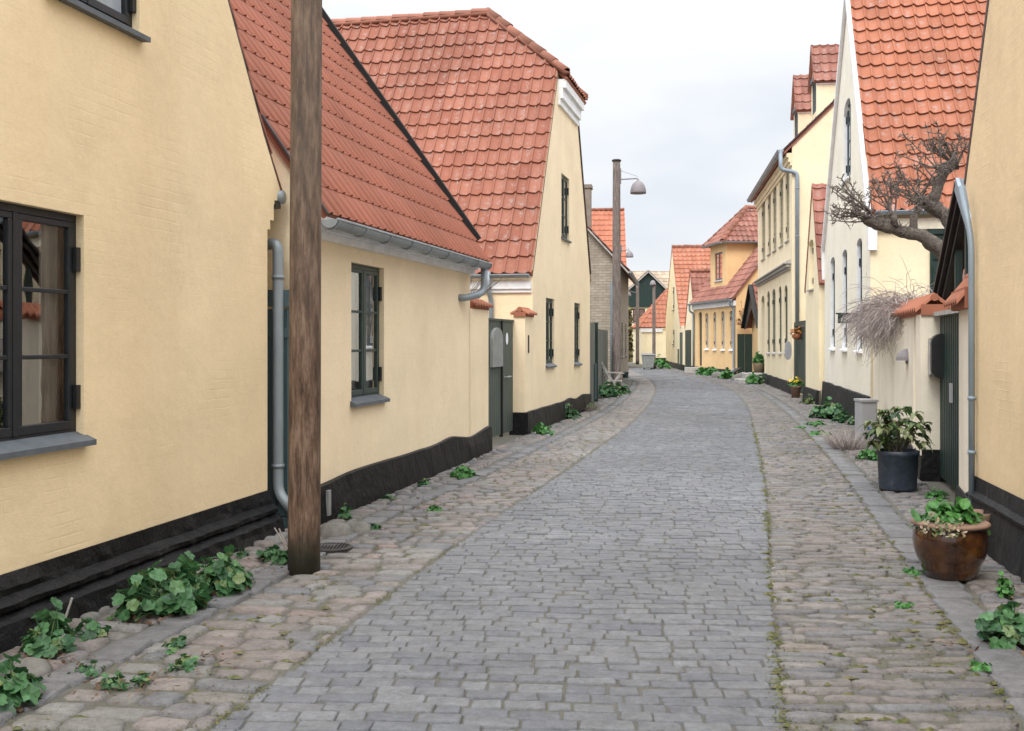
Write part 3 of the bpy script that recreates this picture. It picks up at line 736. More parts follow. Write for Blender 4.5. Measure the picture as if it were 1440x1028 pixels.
# ---- gate of house 3
w3 = Wall((.214, 17.8), (.2337, 1), 1)
wg3 = Wall((.02, 17.85), (.245, 1), 1)
tg = thing('garden_gate', 'grey-green double gate of vertical planks between cottage and half-hipped house', 'gate', wg3.P(-.8, 0), 'plank gates')
for (a, b) in ((-.80, -.02), (-1.62, -.83)):
    m = MB(); n = 6
    for i in range(n): m.wbox(wg3, a + (b - a) * i / n + .004, a + (b - a) * (i + 1) / n - .004, .09, 1.9, -.03, 0)
    m.build('gate_leaf', 'gate_green', tg)
m = MB(); m.wbox(wg3, -.828, -.802, .05, 1.93, -.03, .03); m.build('centre_post', 'black_board', tg)
m = MB(); m.wbox(wg3, -1.62, -.01, 1.902, 1.935, -.05, .02); m.build('top_rail', 'gate_green', tg)
m = MB(); m.tube([wg3.P(-.62, 1.0, .0), wg3.P(-.62, 1.0, .05), wg3.P(-.35, 1.0, .05), wg3.P(-.35, 1.0, 0)], .012, 6); m.build('handle', 'grey_metal', tg)
m = MB(); c = wg3.P(-.45, 1.62, .004)
m.face([wg3.P(-.45 + .085 * math.cos(a * .5236), 1.62 + .10 * math.sin(a * .5236), .006) for a in range(12)]); m.build('oval_plate', 'white_paint', tg)
m = MB()
prf = [(-1.50, 1.18)] + [(-1.19 + .31 * math.cos(math.pi - math.pi * k / 8), 1.62 + .17 * math.sin(math.pi * k / 8)) for k in range(9)] + [(-.88, 1.18)]
m.face([wg3.P(u, z, .05) for u, z in prf])
for a, b in zip(prf, prf[1:] + prf[:1]): m.face([wg3.P(*a, .05), wg3.P(*b, .05), wg3.P(*b, .0), wg3.P(*a, .0)])
m.build('round_topped_panel', 'bin_grey', tg)

# ---- house 3: half-hipped gable
P = w3.P; u0 = w3.u(749); u1 = w3.u(829.5)
t3 = thing('gabled_house', 'yellow house with half-hipped red tiled roof and three narrow green windows', 'house', P(3, 0), 'gabled houses along the street')
ze = w3.z(749, 379); hu = w3.u(784.5); hz = w3.z(784.5, 102); ku = w3.u(811); kz = hz
zee = w3.z(829.5, 385); um = (hu + ku) / 2; s0 = (hz - ze) / (hu - u0); s1 = (kz - zee) / (u1 - ku)
zr = 8.28; hip = 1.62; um = hu + (zr - hz) / s0
wins = [(767.7, 779.4, 418.5, 514), (807.7, 815.8, 425.5, 511.5), (789.5, 800.5, 243, 333)]
holes = []; spec = []
for a, b, c, d in wins:
    ua_, ub_ = w3.u(a), w3.u(b); z1 = w3.z(a, c); z0 = w3.z(a, d); holes.append(rect(ua_, ub_, z0, z1)); spec.append((ua_, ub_, z0, z1))
outl = [(u0, 0), (u1, 0), (u1, zee), (ku, kz), (hu, hz), (u0, ze)]
b3 = body_gable(t3, w3, outl, holes, 9.5, 'plaster_yellow_light', .12)
for a, b, z0, z1 in spec: window(t3, w3, a, b, z0, z1, 'green_frame', 2, 3, .04, so=.06, curt=('both', .22, z0 + .1))
L = 9.5; ov = .0; eo = .05
r3 = roof(t3, [P(u0 - eo, ze - s0 * eo, ov), P(u0 - eo, ze - s0 * eo, -L), P(um, zr, -L), P(um, zr, -hip), P(hu, hz, ov)], .215, .35, 'tile_red', 9, amp=1.35, pf=lambda t: prof(1 - t))
roof(t3, [P(u1 + .1, zee - s1 * .1, ov), P(u1 + .1, zee - s1 * .1, -L), P(ku, kz, -L), P(ku, kz, ov)], .215, .35, 'tile_red', 4, slab=.04)
roof(t3, [P(ku, kz, .0), P(ku, kz, -L), P(um, zr, -L), P(um, zr, -hip)], .215, .35, 'tile_red', 4, slab=.04)
roof(t3, [P(hu - .02, hz - .10, .20), P(ku + .12, hz - .10, .20), P(um, zr, -hip)], .215, .33, 'tile_red', 8)
ridge(r3, P(um, zr + .06, -L), P(um, zr + .06, -hip)); ridge(r3, P(hu - .02, hz + .02, .18), P(um, zr + .07, -hip), .10); ridge(r3, P(ku + .1, hz + .02, .18), P(um, zr + .07, -hip), .10)
cn = MB()
for z0, z1, o in ((hz - .62, hz - .50, .05), (hz - .498, hz - .30, .10), (hz - .298, hz - .13, .16)): cn.wbox(w3, hu + .0, ku + .0, z0, z1, .0, o)
cn.build('cornice', 'plaster_white', t3)
v = MB(); v.bar(P(u1 + .02, zee, .01), P(ku + .02, kz - .3, .01), .06, .035, up=w3.n); v.build('verge', 'brown_paint', b3)
e3 = w3.perp(u0)
cn = MB(); cn.wbox(e3, .02, 8, 2.42, 2.48, 0, .04); cn.wbox(e3, .02, 8, 2.482, 2.62, 0, .07); cn.build('cornice', 'white_paint', t3)
gutter(t3, e3, .03, 8, 2.72, .13, .055)
pipe(t3, [e3.P(.75, 2.78, .16), e3.P(.75, 2.45, .16), e3.P(.72, 2.30, .07), e3.P(.72, .1, .07)], .042, 'zinc', [e3.P(.72, 1.9, .07)])
plinth_simple(t3, w3, 0, u1, .378, o=.02, wave=.05, amp=.02)
m = MB(); m.wbox(w3, .22, .27, 1.38, 1.68, .006, .02); m.build('door_number', 'brown_paint', b3)
tw = thing('garden_wall', 'yellow wall end with sloping tile cap joining the half-hipped house, beside its gate', 'wall', P(.3, 0))
m = MB(); facade(m, w3, [(0, 0), (u0 + .02, 0), (u0 + .02, 2.05), (0, 1.99)], [], o=.003)
m.face([P(0, 0, .003), P(0, 0, -.22), P(0, 1.99, -.22), P(0, 1.99, .003)], [(0, 0), (.22, 0), (.22, 2), (0, 2)])
m.build('wall', 'plaster_yellow_light', tw)
tilecap(tw, w3, -.03, u0 + .02, 2.03, -.20, .03, 5, .08)
sweep(tw, w3.perp(0), -.06, .26, [(.0, .39), (.015, .378), (.02, .2), (.03, 0)], 'tar', .004)

# ---- fence after house 3
wf = Wall((1.76, 24.7), (.137, 1), 1); P = wf.P
tf = thing('board_fence', 'grey board fence with a tall dark green post after the half-hipped house', 'fence', P(4, 0))
for a, b, h in ((.1, 2.75, 2.02), (3.05, 9.8, 1.9)):
    m = MB(); n = int((b - a) / .14)
    for i in range(n): m.wbox(wf, a + (b - a) * i / n + .003, a + (b - a) * (i + 1) / n - .003, .06, h, -.03, ru(-.004, .004))
    m.build('board_panel', 'fence_grey', tf)
for u, h, hw in ((2.9, 2.05, .10),):
    m = MB(); m.wbox(wf, u - hw, u + hw, 0, h, -.06, .07); m.build('post', 'deep_green', tf)
m = MB(); m.wbox(wf, 2.2, 2.55, .1, 1.0, .01, .05); m.build('low_panel', 'gate_teal', tf)

# ---- pale brick house
wk = Wall((3.5, 35), (.15, 1), 1); P = wk.P
tk = thing('brick_house', 'pale brick house whose bare gable stands behind the wooden lamp post', 'house', P(4, 0), 'houses with eaves along the street')
D = 3.1; zr = 3.9 + 1.07 * (D + .3)
m = MB(); facade(m, wk, rect(0, 8, 0, 4.15), [rect(2, 2.9, 1, 2.2), rect(5, 5.9, 1, 2.2)], .12)
for u in (0, 8):
    pts = [(0, 0), (-2 * D, 0), (-2 * D, 4.15), (-D, zr - .12), (0, 4.15)]; m.face([P(u, z, o) for o, z in pts], [(o, z) for o, z in pts])
m.build('wall', 'pale_brick', tk)
for a in (2, 5): window(tk, wk, a, a + .9, 1, 2.2, 'dark_frame', 2, 3, .05)
rk = roof(tk, [P(-.12, 3.85, .32), P(8.1, 3.85, .32), P(8.1, zr, -D), P(-.12, zr, -D)], .22, .35, 'tile_weathered', 5)
roof(tk, [P(-.12, 3.85, -2 * D - .3), P(8.1, 3.85, -2 * D - .3), P(8.1, zr, -D), P(-.12, zr, -D)], .22, .35, 'tile_weathered', 4)
v = MB(); v.bar(P(-.13, 3.78, .34), P(-.13, zr - .02, -D), .05, .16, up=wk.d); v.build('verge_board', 'grey_wood', rk)
gutter(tk, wk, -.1, 8, 3.84, .36, .07, brackets=False)
m = MB(); wkp = wk.perp(0)
m.wbox(wk, 1.0, 1.5, 5.0, 6.75, -1.45, -1.0); m.wbox(wk, .96, 1.54, 6.752, 6.87, -1.49, -.96); m.build('chimney', 'pale_brick', rk)
pipe(tk, [at(868, 386, 34.7), at(868, 392, 34.7), at(860.5, 398, 34.85), at(860.5, 543, 34.85)], .055, 'pipe_blue', [at(860.5, 470, 34.85)])

# ---- orange-roofed house beyond
wj = Wall((6.45, 60), (.06, 1), 1); P = wj.P
tj = thing('gabled_house', 'distant house with bright orange roof rising behind the brick house', 'house', P(3, 0), 'gabled houses along the street')
body_gable(tj, wj, [(0, 0), (8, 0), (8, 4.3), (4, 9.35), (0, 4.3)], [rect(1.4, 2.3, 1, 2.2)], 9, 'plaster_yellow_pale')
gable_roof(tj, wj, 0, 8, 4, 4.3, 4.3, 9.4, 9, 'tile_bright', .3, .42, K=5)
window(tj, wj, 1.4, 2.3, 1, 2.2, 'dark_frame', 2, 2, .05)
gutter(tj, wj.perp(0), 0, 8, 4.12, .2, .07, brackets=False)

# ---- green weatherboarded gable at the end of the street
wi = Wall((9.0, 85), (1, 0), 1); P = wi.P
ti = thing('gabled_house', 'distant pale house closing the street under a dark green boarded gable', 'house', P(1.8, 0), 'gabled houses along the street')
body_gable(ti, wi, [(.1, 0), (3.5, 0), (3.5, 4.25), (.1, 4.25)], [rect(.62, 1.6, 3.0, 4.1)], 7, 'plaster_yellow_pale')
window(ti, wi, .62, 1.6, 3.0, 4.1, 'brown_paint', 2, 2, .03, curt=('full', 1, 3.0))
m = MB(); pts = [(0, 4.2), (3.6, 4.2), (3.6, 5.25), (1.83, 6.95), (0, 5.35)]
m.face([P(u, z, .12) for u, z in pts]); m.face([P(u, z, .02) for u, z in pts])
for a, b in zip(pts, pts[1:] + pts[:1]): m.face([P(*a, .12), P(*b, .12), P(*b, .02), P(*a, .02)])
n = 14
for i in range(1, n):
    u = 3.6 * i / n; zt = 5.35 + (u / 1.83) * 1.6 if u < 1.83 else 6.95 - (u - 1.83) / 1.77 * 1.7
    m.wbox(wi, u - .02, u + .02, 4.22, zt - .1, .12, .15)
m.build('gable_boards', 'deep_green', ti)
roof(ti, [P(-.3, 5.15, .3), P(-.3, 5.15, -6), P(1.83, 7.1, -6), P(1.83, 7.1, .3)], .3, .4, 'tile_pale', 4)
roof(ti, [P(3.9, 5.05, .3), P(3.9, 5.05, -6), P(1.83, 7.1, -6), P(1.83, 7.1, .3)], .3, .4, 'tile_pale', 4)
v = MB(); v.bar(P(-.2, 5.2, .34), P(1.83, 7.02, .34), .1, .12, up=(0, -1, 0)); v.bar(P(3.8, 5.1, .34), P(1.83, 7.02, .34), .1, .12, up=(0, -1, 0)); v.build('barge_board', 'grey_wood', ti)
m = MB(); m.wbox(wi, -.2, 2.4, 2.45, 2.62, .01, .1); m.build('beam', 'brown_paint', ti)
m = MB(); m.wbox(wi, .25, .6, 0, 1.75, .01, .1); m.wbox(wi, .75, 1.5, 0, 1.8, .01, .08); m.build('door', 'brown_paint', ti)
m = MB(); m.wbox(wi, .95, 1.12, .65, 1.35, .082, .1); m.build('notice', 'paper', ti)
wm = Wall((7.5, 96), (1, .03), 1); P = wm.P
tm = thing('background_house', 'pale tiled roof of a house seen behind the dark green gable', 'house', P(4, 0), 'houses with eaves along the street')
m = MB(); facade(m, wm, rect(0, 12, 0, 5.9)); m.face([P(0, 0, 0), P(0, 0, -6), P(0, 5.9, -6), P(0, 5.9, 0)]); m.face([P(12, 0, 0), P(12, 0, -6), P(12, 5.9, -6), P(12, 5.9, 0)]); m.build('wall', 'plaster_garden', tm)
roof(tm, [P(-.2, 5.9, .3), P(12.2, 5.9, .3), P(12.2, 7.9, -2), P(-.2, 7.9, -2)], .34, .5, 'tile_pale', 4)

# ---- low house with hipped orange roof
wh = Wall((8.52, 70), (1, 0), 1); P = wh.P
th = thing('cottage', 'low pale yellow cottage with an orange hipped roof near the end of the street', 'house', P(1.2, 0))
m = MB(); facade(m, wh, rect(0, 2.6, 0, 2.35), [], 0)
for u in (0, 2.6): m.face([P(u, 0, 0), P(u, 0, -5), P(u, 2.6, -5), P(u, 2.6, 0)])
m.build('wall', 'plaster_yellow_pale', th)
roof(th, [P(-.12, 2.42, .15), P(2.7, 2.42, .15), P(2.7, 5.1, -1.9), P(2.0, 5.1, -1.9)], .26, .38, 'tile_orange', 5)
roof(th, [P(-.12, 2.42, .15), P(-.12, 2.42, -5), P(2.0, 5.1, -2.0), P(2.0, 5.1, -1.9)], .26, .38, 'tile_orange', 4)
m = MB(); m.wbox(wh, -.1, 1.35, 2.12, 2.38, .0, .10); m.build('cornice', 'white_paint', th)
m = MB(); m.wbox(wh, .9, 2.55, 0, .42, .0, .05); m.build('plinth', 'tar_grey', th)

# ================================================================== RIGHT SIDE
# ---- near right house
wr = Wall((3.717, 8.58), (.1733, 1), -1); P = wr.P
tr_ = thing('gabled_house', 'nearest yellow house on the right with dark stained plinth beside the brown pot', 'house', P(0, 0), 'gabled houses along the street')
A0 = (wr.u(1357), wr.z(1357, 256)); A1 = (wr.u(1390), wr.z(1390, 0)); s = (A1[1] - A0[1]) / (A0[0] - A1[0]); ua = A1[0] - 3.0; za = A1[1] + 3.0 * s
out = [(-8.5, 0), (0, 0), (0, 2.28), (.06, 2.42), (.10, 2.62), A0, A1, (ua, za), (-8.5, za - (ua + 8.5) * s)]
br1 = body_gable(tr_, wr, out, [rect(-4.6, -3.6, 1.05, 2.3)], 8, 'plaster_near', .14)
window(tr_, wr, -4.6, -3.6, 1.05, 2.3, 'green_frame', 2, 3, .08)
v = MB(); v.bar(P(A0[0] + .005, A0[1] - .02, -.01), P(ua + .005, za, -.01), .05, .03, up=wr.n)
v.build('verge', 'brown_paint', br1)
roof(tr_, [P(A0[0] + .03, A0[1] - .05, -.03), P(A0[0] + .03, A0[1] - .05, -8), P(ua, za + .03, -8), P(ua, za + .03, -.03)], .215, .35, 'tile_orange', 4, slab=.02)
roof(tr_, [P(-8.6, za - (ua + 8.6) * s, .03), P(-8.6, za - (ua + 8.6) * s, -8), P(ua, za + .03, -8), P(ua, za + .03, .03)], .215, .35, 'tile_orange', 4, slab=.05)
sweep(tr_, wr, -8.4, 0.0, [(.004, .515), (.012, .40), (.03, .385), (.055, .37), (.052, .345), (.035, .335), (.06, .2), (.085, 0)], 'tar_grey', .012, step=.08)
pp = [at(1352, 262, 8.62), at(1366, 338, 8.50), at(1366.5, 724, 8.5)]
pipe(tr_, pp, .024, 'pipe_blue', [at(1366.5, 560, 8.5), at(1366.5, 636, 8.5)])

# ---- stub wall and gate
ws_ = Wall((3.717, 8.60), (.307, 1), -1); P = ws_.P
tw = thing('garden_wall', 'narrow cream wall end with orange tile cap right of the green slatted gate', 'wall', P(.5, 0))
m = MB(); facade(m, ws_, rect(.0, 1.06, 0, 1.9)); m.face([P(1.06, 0, 0), P(1.06, 0, -.24), P(1.06, 1.9, -.24), P(1.06, 1.9, 0)]); m.build('wall', 'plaster_garden', tw)
tilecap(tw, ws_, .02, 1.14, 1.90, -.26, .07, 7, .26, 'tile_orange')
plinth_simple(tw, ws_, .02, 1.06, .28, o=.012, mat='tar_grey')
wg = Wall((4.63, 12.0), (.25, 1), -1); P = wg.P; GL = 6.62
tgate = thing('garden_gate', 'tall dark green gate of narrow vertical slats behind the big blue pot', 'gate', P(-1.3, 0, -.2), 'plank gates')
m = MB(); n = 22; ga, gb = -2.7, -.03
for i in range(n):
    a = ga + (gb - ga) * i / n; m.wbox(wg, a + .028, a + (gb - ga) / n - .028, .08, 1.86, -.20, -.165)
m.build('slats', 'deep_green', tgate)
m = MB(); m.wbox(wg, ga, gb, .1, 1.8, -.24, -.202); m.build('backing', 'blackish', tgate)
m = MB(); m.wbox(wg, ga, gb + .02, 1.865, 1.91, -.26, -.10); m.build('top_rail', 'grey_wood', tgate)
m = MB(); m.wbox(wg, -.98, -.90, .95, 1.15, -.163, -.14); m.build('handle', 'grey_metal', tgate)
tgw = thing('garden_wall', 'cream stained garden wall with orange tile cap, bare bush spilling over it', 'wall', P(3, 0))
m = MB(); facade(m, wg, rect(0, GL, 0, 1.88)); m.face([P(0, 0, 0), P(0, 0, -.25), P(0, 1.88, -.25), P(0, 1.88, 0)], [(0, 0), (.25, 0), (.25, 1.9), (0, 1.9)])
m.face([P(0, 0, -.25), P(GL, 0, -.25), P(GL, 1.88, -.25), P(0, 1.88, -.25)])
m.build('wall', 'plaster_garden', tgw)
m = MB(); m.wbox(wg, -.002, .35, .3, 1.885, -.24, .035); m.wbox(wg, .75, .80, .3, 1.87, .0, .02); m.build('pier', 'plaster_garden', tgw)
tilecap(tgw, wg, -.03, GL - .1, 1.92, -.27, .04, 36, .16, 'tile_orange')
plinth_simple(tgw, wg, .0, GL, .30, o=.01, mat='tar')
sweep(tgw, wg.perp(-.002), -.02, .27, [(.0, .37), (.01, .36), (.015, .2), (.02, 0)], 'tar', .005)
# mailbox on the reveal
wv = wg.perp(-.004); bx = thing('mailbox', 'black rounded letter box fixed beside the green slatted gate', 'mailbox', wv.P(.14, 1.15))
m = MB(); prf = []
for k in range(9): an = math.pi * k / 8; prf.append((.16 + .115 * math.cos(an), 1.57 + .10 * math.sin(an)))
for k in range(9): an = math.pi + math.pi * k / 8; prf.append((.16 + .115 * math.cos(an), 1.27 + .10 * math.sin(an)))
m.face([wv.P(u, z, .30) for u, z in prf]); 
for a, b in zip(prf, prf[1:] + prf[:1]): m.face([wv.P(*a, .30), wv.P(*b, .30), wv.P(*b, .12), wv.P(*a, .12)])
m.build('box', 'black_board', bx, bevel=.006)
m = MB(); m.wbox(wv, .05, .12, 1.2, 1.62, .0, .118); m.wbox(wv, .03, .07, 1.22, 1.6, .118, .2); m.build('bracket', 'grey_wood', bx)
# wall lamp
m = MB(); c = wg.P(wg.u(1276), 1.34, 0); n = 12
lv = []
for i in range(6):
    th = i / 5 * math.pi / 2
    lv.append([c + wg.d.to_3d() * (-.14 * math.cos(th) * math.cos(math.pi * k / n)) + wg.n.to_3d() * (.14 * math.cos(th) * math.sin(math.pi * k / n)) + Vector((0, 0, .15 * math.sin(th))) for k in range(n + 1)])
for i in range(5):
    for k in range(n): m.face([lv[i][k], lv[i][k + 1], lv[i + 1][k + 1], lv[i + 1][k]])
m.face(lv[0])
tl_ = thing('wall_lamp', 'grey quarter-sphere lamp on the cream garden wall', 'lamp', c); m.build('lamp_shade', 'lamp_grey', tl_, smooth=True)
m = MB(); m.wbox(wg, wg.u(1276) - .05, wg.u(1276) + .05, 1.30, 1.45, 0, .02); m.build('back_plate', 'lamp_grey', tl_)

# ---- glazed gable behind the wall
wp = Wall((2.16 + .25 * 12.35, 12.35), (.25, 1), -1); P = wp.P
tp = thing('glazed_outbuilding', 'small glazed gable with black bargeboards standing behind the green slatted gate', 'outbuilding', P(0, 0))
za = 3.42; sl = .66; hw = 1.85
m = MB(); pts = [(-hw, 0), (hw, 0), (hw, za - hw * sl - .08), (0, za - .08), (-hw, za - hw * sl - .08)]
m.face([P(u, z, -3) for u, z in pts])
for u in (-hw, hw): m.face([P(u, 0, 0), P(u, 0, -3), P(u, za - hw * sl - .08, -3), P(u, za - hw * sl - .08, 0)])
m.wbox(wp, -hw, hw, 0, 1.75, -.1, 0); m.build('wall', 'plaster_garden', tp)
for u in (-1.75, -.85, 0, .75, 1.75):
    m = MB(); m.wbox(wp, u - .05, u + .05, 1.752, za - abs(u) * sl - .12, -.08, .0); m.build('post', 'deep_green', tp)
m = MB(); m.face([P(u, z, -.04) for u, z in ((-hw, 1.75), (hw, 1.75), (hw, za - hw * sl - .1), (0, za - .1), (-hw, za - hw * sl - .1))]); m.build('pane', 'glass', tp)
m = MB()
for a, o, h in ((0, .07, .05), (-.10, .03, .07), (-.22, -.02, .07)): m.bar(P(hw + .25, za - (hw + .25) * sl + a, o), P(0, za + a, o), .09, h)
m.build('bargeboard', 'black_board', tp)
m = MB(); m.bar(P(-hw - .2, za - (hw + .2) * sl - .03, .09), P(.02, za - .01, .09), .04, .16, up=(0, 0, 1)); m.build('bargeboard', 'pipe_blue', tp)
m = MB()
for sg in (-1, 1):
    a = [P(0, za + .05, .10), P(0, za + .05, -3.1), P(sg * (hw + .25), za - (hw + .25) * sl + .05, -3.1), P(sg * (hw + .25), za - (hw + .25) * sl + .05, .10)]
    m.face(a); m.face([p - Vector((0, 0, .05)) for p in a][::-1])
    for i in range(4): m.face([a[i], a[(i + 1) % 4], a[(i + 1) % 4] - Vector((0, 0, .05)), a[i] - Vector((0, 0, .05))])
m.build('roof', 'slate_grey', tp)

# ---- house E: cream gable with white verges
we = Wall((6.25, 18.6), (.18, 1), -1); P = we.P
te = thing('gabled_house', 'tall cream gabled house with white verges, orange roof and tall blue-grey windows', 'house', P(3, 0), 'gabled houses along the street')
u1 = (25.7 - 18.6) * math.hypot(1, .18); ua = we.u(1193); za = 8.62; ze0 = 4.06; ze1 = 3.8
holes = []; spec = []
for a, b, c, d in ((1168.0, 1174.0, 360, 490), (1184.5, 1191.2, 349, 491), (1204.8, 1212.3, 333, 493)):
    x0, x1 = we.u(b), we.u(a); z1 = we.z(b, c); z0 = we.z(b, d); holes.append(arch(x0, x1, z0, z1, .12)); spec.append((x0, x1, z0, z1))
x0, x1 = we.u(1196.5), we.u(1186.5); z1 = we.z(1196, 132); z0 = 4.85; holes.append(arch(x0, x1, z0, z1, .3)); spec.append((x0, x1, z0, z1))
be = body_gable(te, we, [(0, 0), (u1, 0), (u1, ze1), (ua, za - .05), (0, ze0)], holes, 9, 'plaster_cream', .16, 'white_paint')
simple('blue_frame', (.05, .08, .10), .5, .2, 10)
for x0, x1, z0, z1 in spec: window(te, we, x0, x1, z0, z1, 'blue_frame', 2, 4, .07, sill='white_paint', so=.09)
# camera-facing side wall in a warmer wash, with green shutters window
ee = we.perp(0); m = MB(); gx0, gx1, gz0, gz1 = .98, 1.95, 1.5, 3.42
facade(m, ee, rect(0.0, 9, 0, ze0 - .05), [rect(gx0, gx1, gz0, gz1)], .1, o=.004); m.build('side_wall', 'plaster_yellow_pale', te)
m = MB(); m.wbox(ee, gx0 + .0, gx1, gz0, gz1, .006, .05); m.wbox(ee, gx0 - .04, gx1 + .04, gz1 + .002, gz1 + .1, .006, .09)
for k in range(4): m.wbox(ee, gx0 + .04, gx0 + .36, gz0 + .1 + k * .46, gz0 + .46 + k * .46, .051, .07)
for k in range(8): m.wbox(ee, gx0 + .06, gx0 + .34, gz0 + .12 + k * .23, gz0 + .16 + k * .23, .071, .085)
m.build('shutter', 'deep_green', te)
s0 = (za - ze0) / ua; s1 = (za - ze1) / (u1 - ua)
re_ = roof(te, [P(-.16, ze0 - .16 * s0, .0), P(-.16, ze0 - .16 * s0, -9), P(ua, za, -9), P(ua, za, .0)], .232, .32, 'tile_orange', 9, amp=1.45, lift=.04)
roof(te, [P(u1 + .1, ze1 - .1 * s1, .0), P(u1 + .1, ze1 - .1 * s1, -9), P(ua, za, -9), P(ua, za, .0)], .232, .32, 'tile_orange', 4)
ridge(re_, P(ua, za + .06, 0), P(ua, za + .06, -9))
v = MB(); v.bar(P(-.05, ze0 - .25, .02), P(ua, za + .02, .02), .10, .11, up=we.n); v.bar(P(u1 + .04, ze1 - .1, .02), P(ua, za + .02, .02), .10, .11, up=we.n)
v.wbox(we, u1 - .04, u1 + .12, ze1 - .75, ze1 - .06, -.1, .06); v.wbox(we, -.1, .06, ze0 - .9, ze0 - .28, -.1, .05); v.build('verge_board', 'white_paint', re_)
gutter(te, ee, .05, 8, ze0 - .25, .2, .06, 'pipe_blue')
cn = MB(); cn.wbox(ee, .05, 8, ze0 - .55, ze0 - .36, .004, .1); cn.build('cornice', 'plaster_garden', te)
plinth_simple(te, we, 0, u1, .6, o=.04, mat='tar_grey', wave=.02)
# projecting sign
q = P(we.u(1207) + .0, 0, 0); zs = we.z(1207, 448)
sg = thing('hanging_sign', 'small dark projecting name board on the cream gabled house', 'sign', P(we.u(1207), zs, 0))
wsn = Wall((P(we.u(1206), 0, .0).x, P(we.u(1206), 0, 0).y), we.n, 1)
m = MB(); m.box8([P(we.u(1206) + a, z, o) for z in (zs - .085, zs + .085) for a, o in ((-.015, .05), (-.015, .36), (.015, .36), (.015, .05))]); m.build('board', 'deep_green', sg)
m = MB(); m.tube([P(we.u(1206), zs + .10, 0), P(we.u(1206), zs + .10, .40)], .014, 6); m.tube([P(we.u(1206), zs - .1, .02), P(we.u(1206), zs + .1, .02)], .03, 6); m.build('bracket', 'black_board', sg)
m = MB()
for a, b, c, d in ((.09, .105, -.05, .04), (.10, .16, .02, .04), (.16, .175, -.05, .04), (.20, .215, -.045, .04), (.215, .26, -.045, -.03), (.28, .295, -.05, .02)):
    m.box8([P(we.u(1206) - x, z, o) for z in (zs + c, zs + d) for x, o in ((.017, a), (.017, b), (.021, b), (.021, a))])
m.build('lettering', 'pale_stone', sg)

# ---- house F: little gable between D and E
wF = Wall((7.43, 25.8), (.138, 1), -1); P = wF.P
tF = thing('gabled_house', 'narrow pale yellow gable with one arched slit window, between tall house and cream house', 'house', P(1.2, 0), 'gabled houses along the street')
f0, f1 = wF.u(1144.0), wF.u(1137.5); zf0, zf1 = 2.9, 4.15
body_gable(tF, wF, [(0, 0), (2.4, 0), (2.4, 3.1), (1.13, 5.5), (0, 3.2)], [arch(f0, f1, zf0, zf1, .15)], 6, 'plaster_yellow_pale', .18)
gable_roof(tF, wF, 0, 2.4, 1.13, 3.2, 3.1, 5.52, 6, 'tile_weathered', .235, .34, ov=.02, eo=.12, K=7, rg=False)
window(tF, wF, f0, f1, zf0, zf1, 'plaster_yellow_pale', 2, 2, .12, sill='pale_stone')
plinth_simple(tF, wF, 0, 2.4, .36, o=.05, mat='tar_grey')
# gate between F and D
wq = Wall(P(2.42, 0, -.03).xy, (.138, 1), -1); P = wq.P
tq = thing('garden_gate', 'dark green door with grey posts beside the downpipe of the tall yellow house', 'gate', P(1.2, 0), 'plank gates')
m = MB(); n = 12
for i in range(n): m.wbox(wq, .25 + 2.0 * i / n, .25 + 2.0 * (i + 1) / n - .01, .12, 1.98, -.06, -.02)
m.build('door_leaf', 'deep_green', tq)
for a in (.05, 2.28):
    m = MB(); m.wbox(wq, a, a + .18, 0, 2.1, -.08, .03); m.build('post', 'gate_green', tq)
m = MB(); m.wbox(wq, .24, 2.27, 1.99, 2.12, -.08, .02); m.build('lintel', 'deep_green', tq)
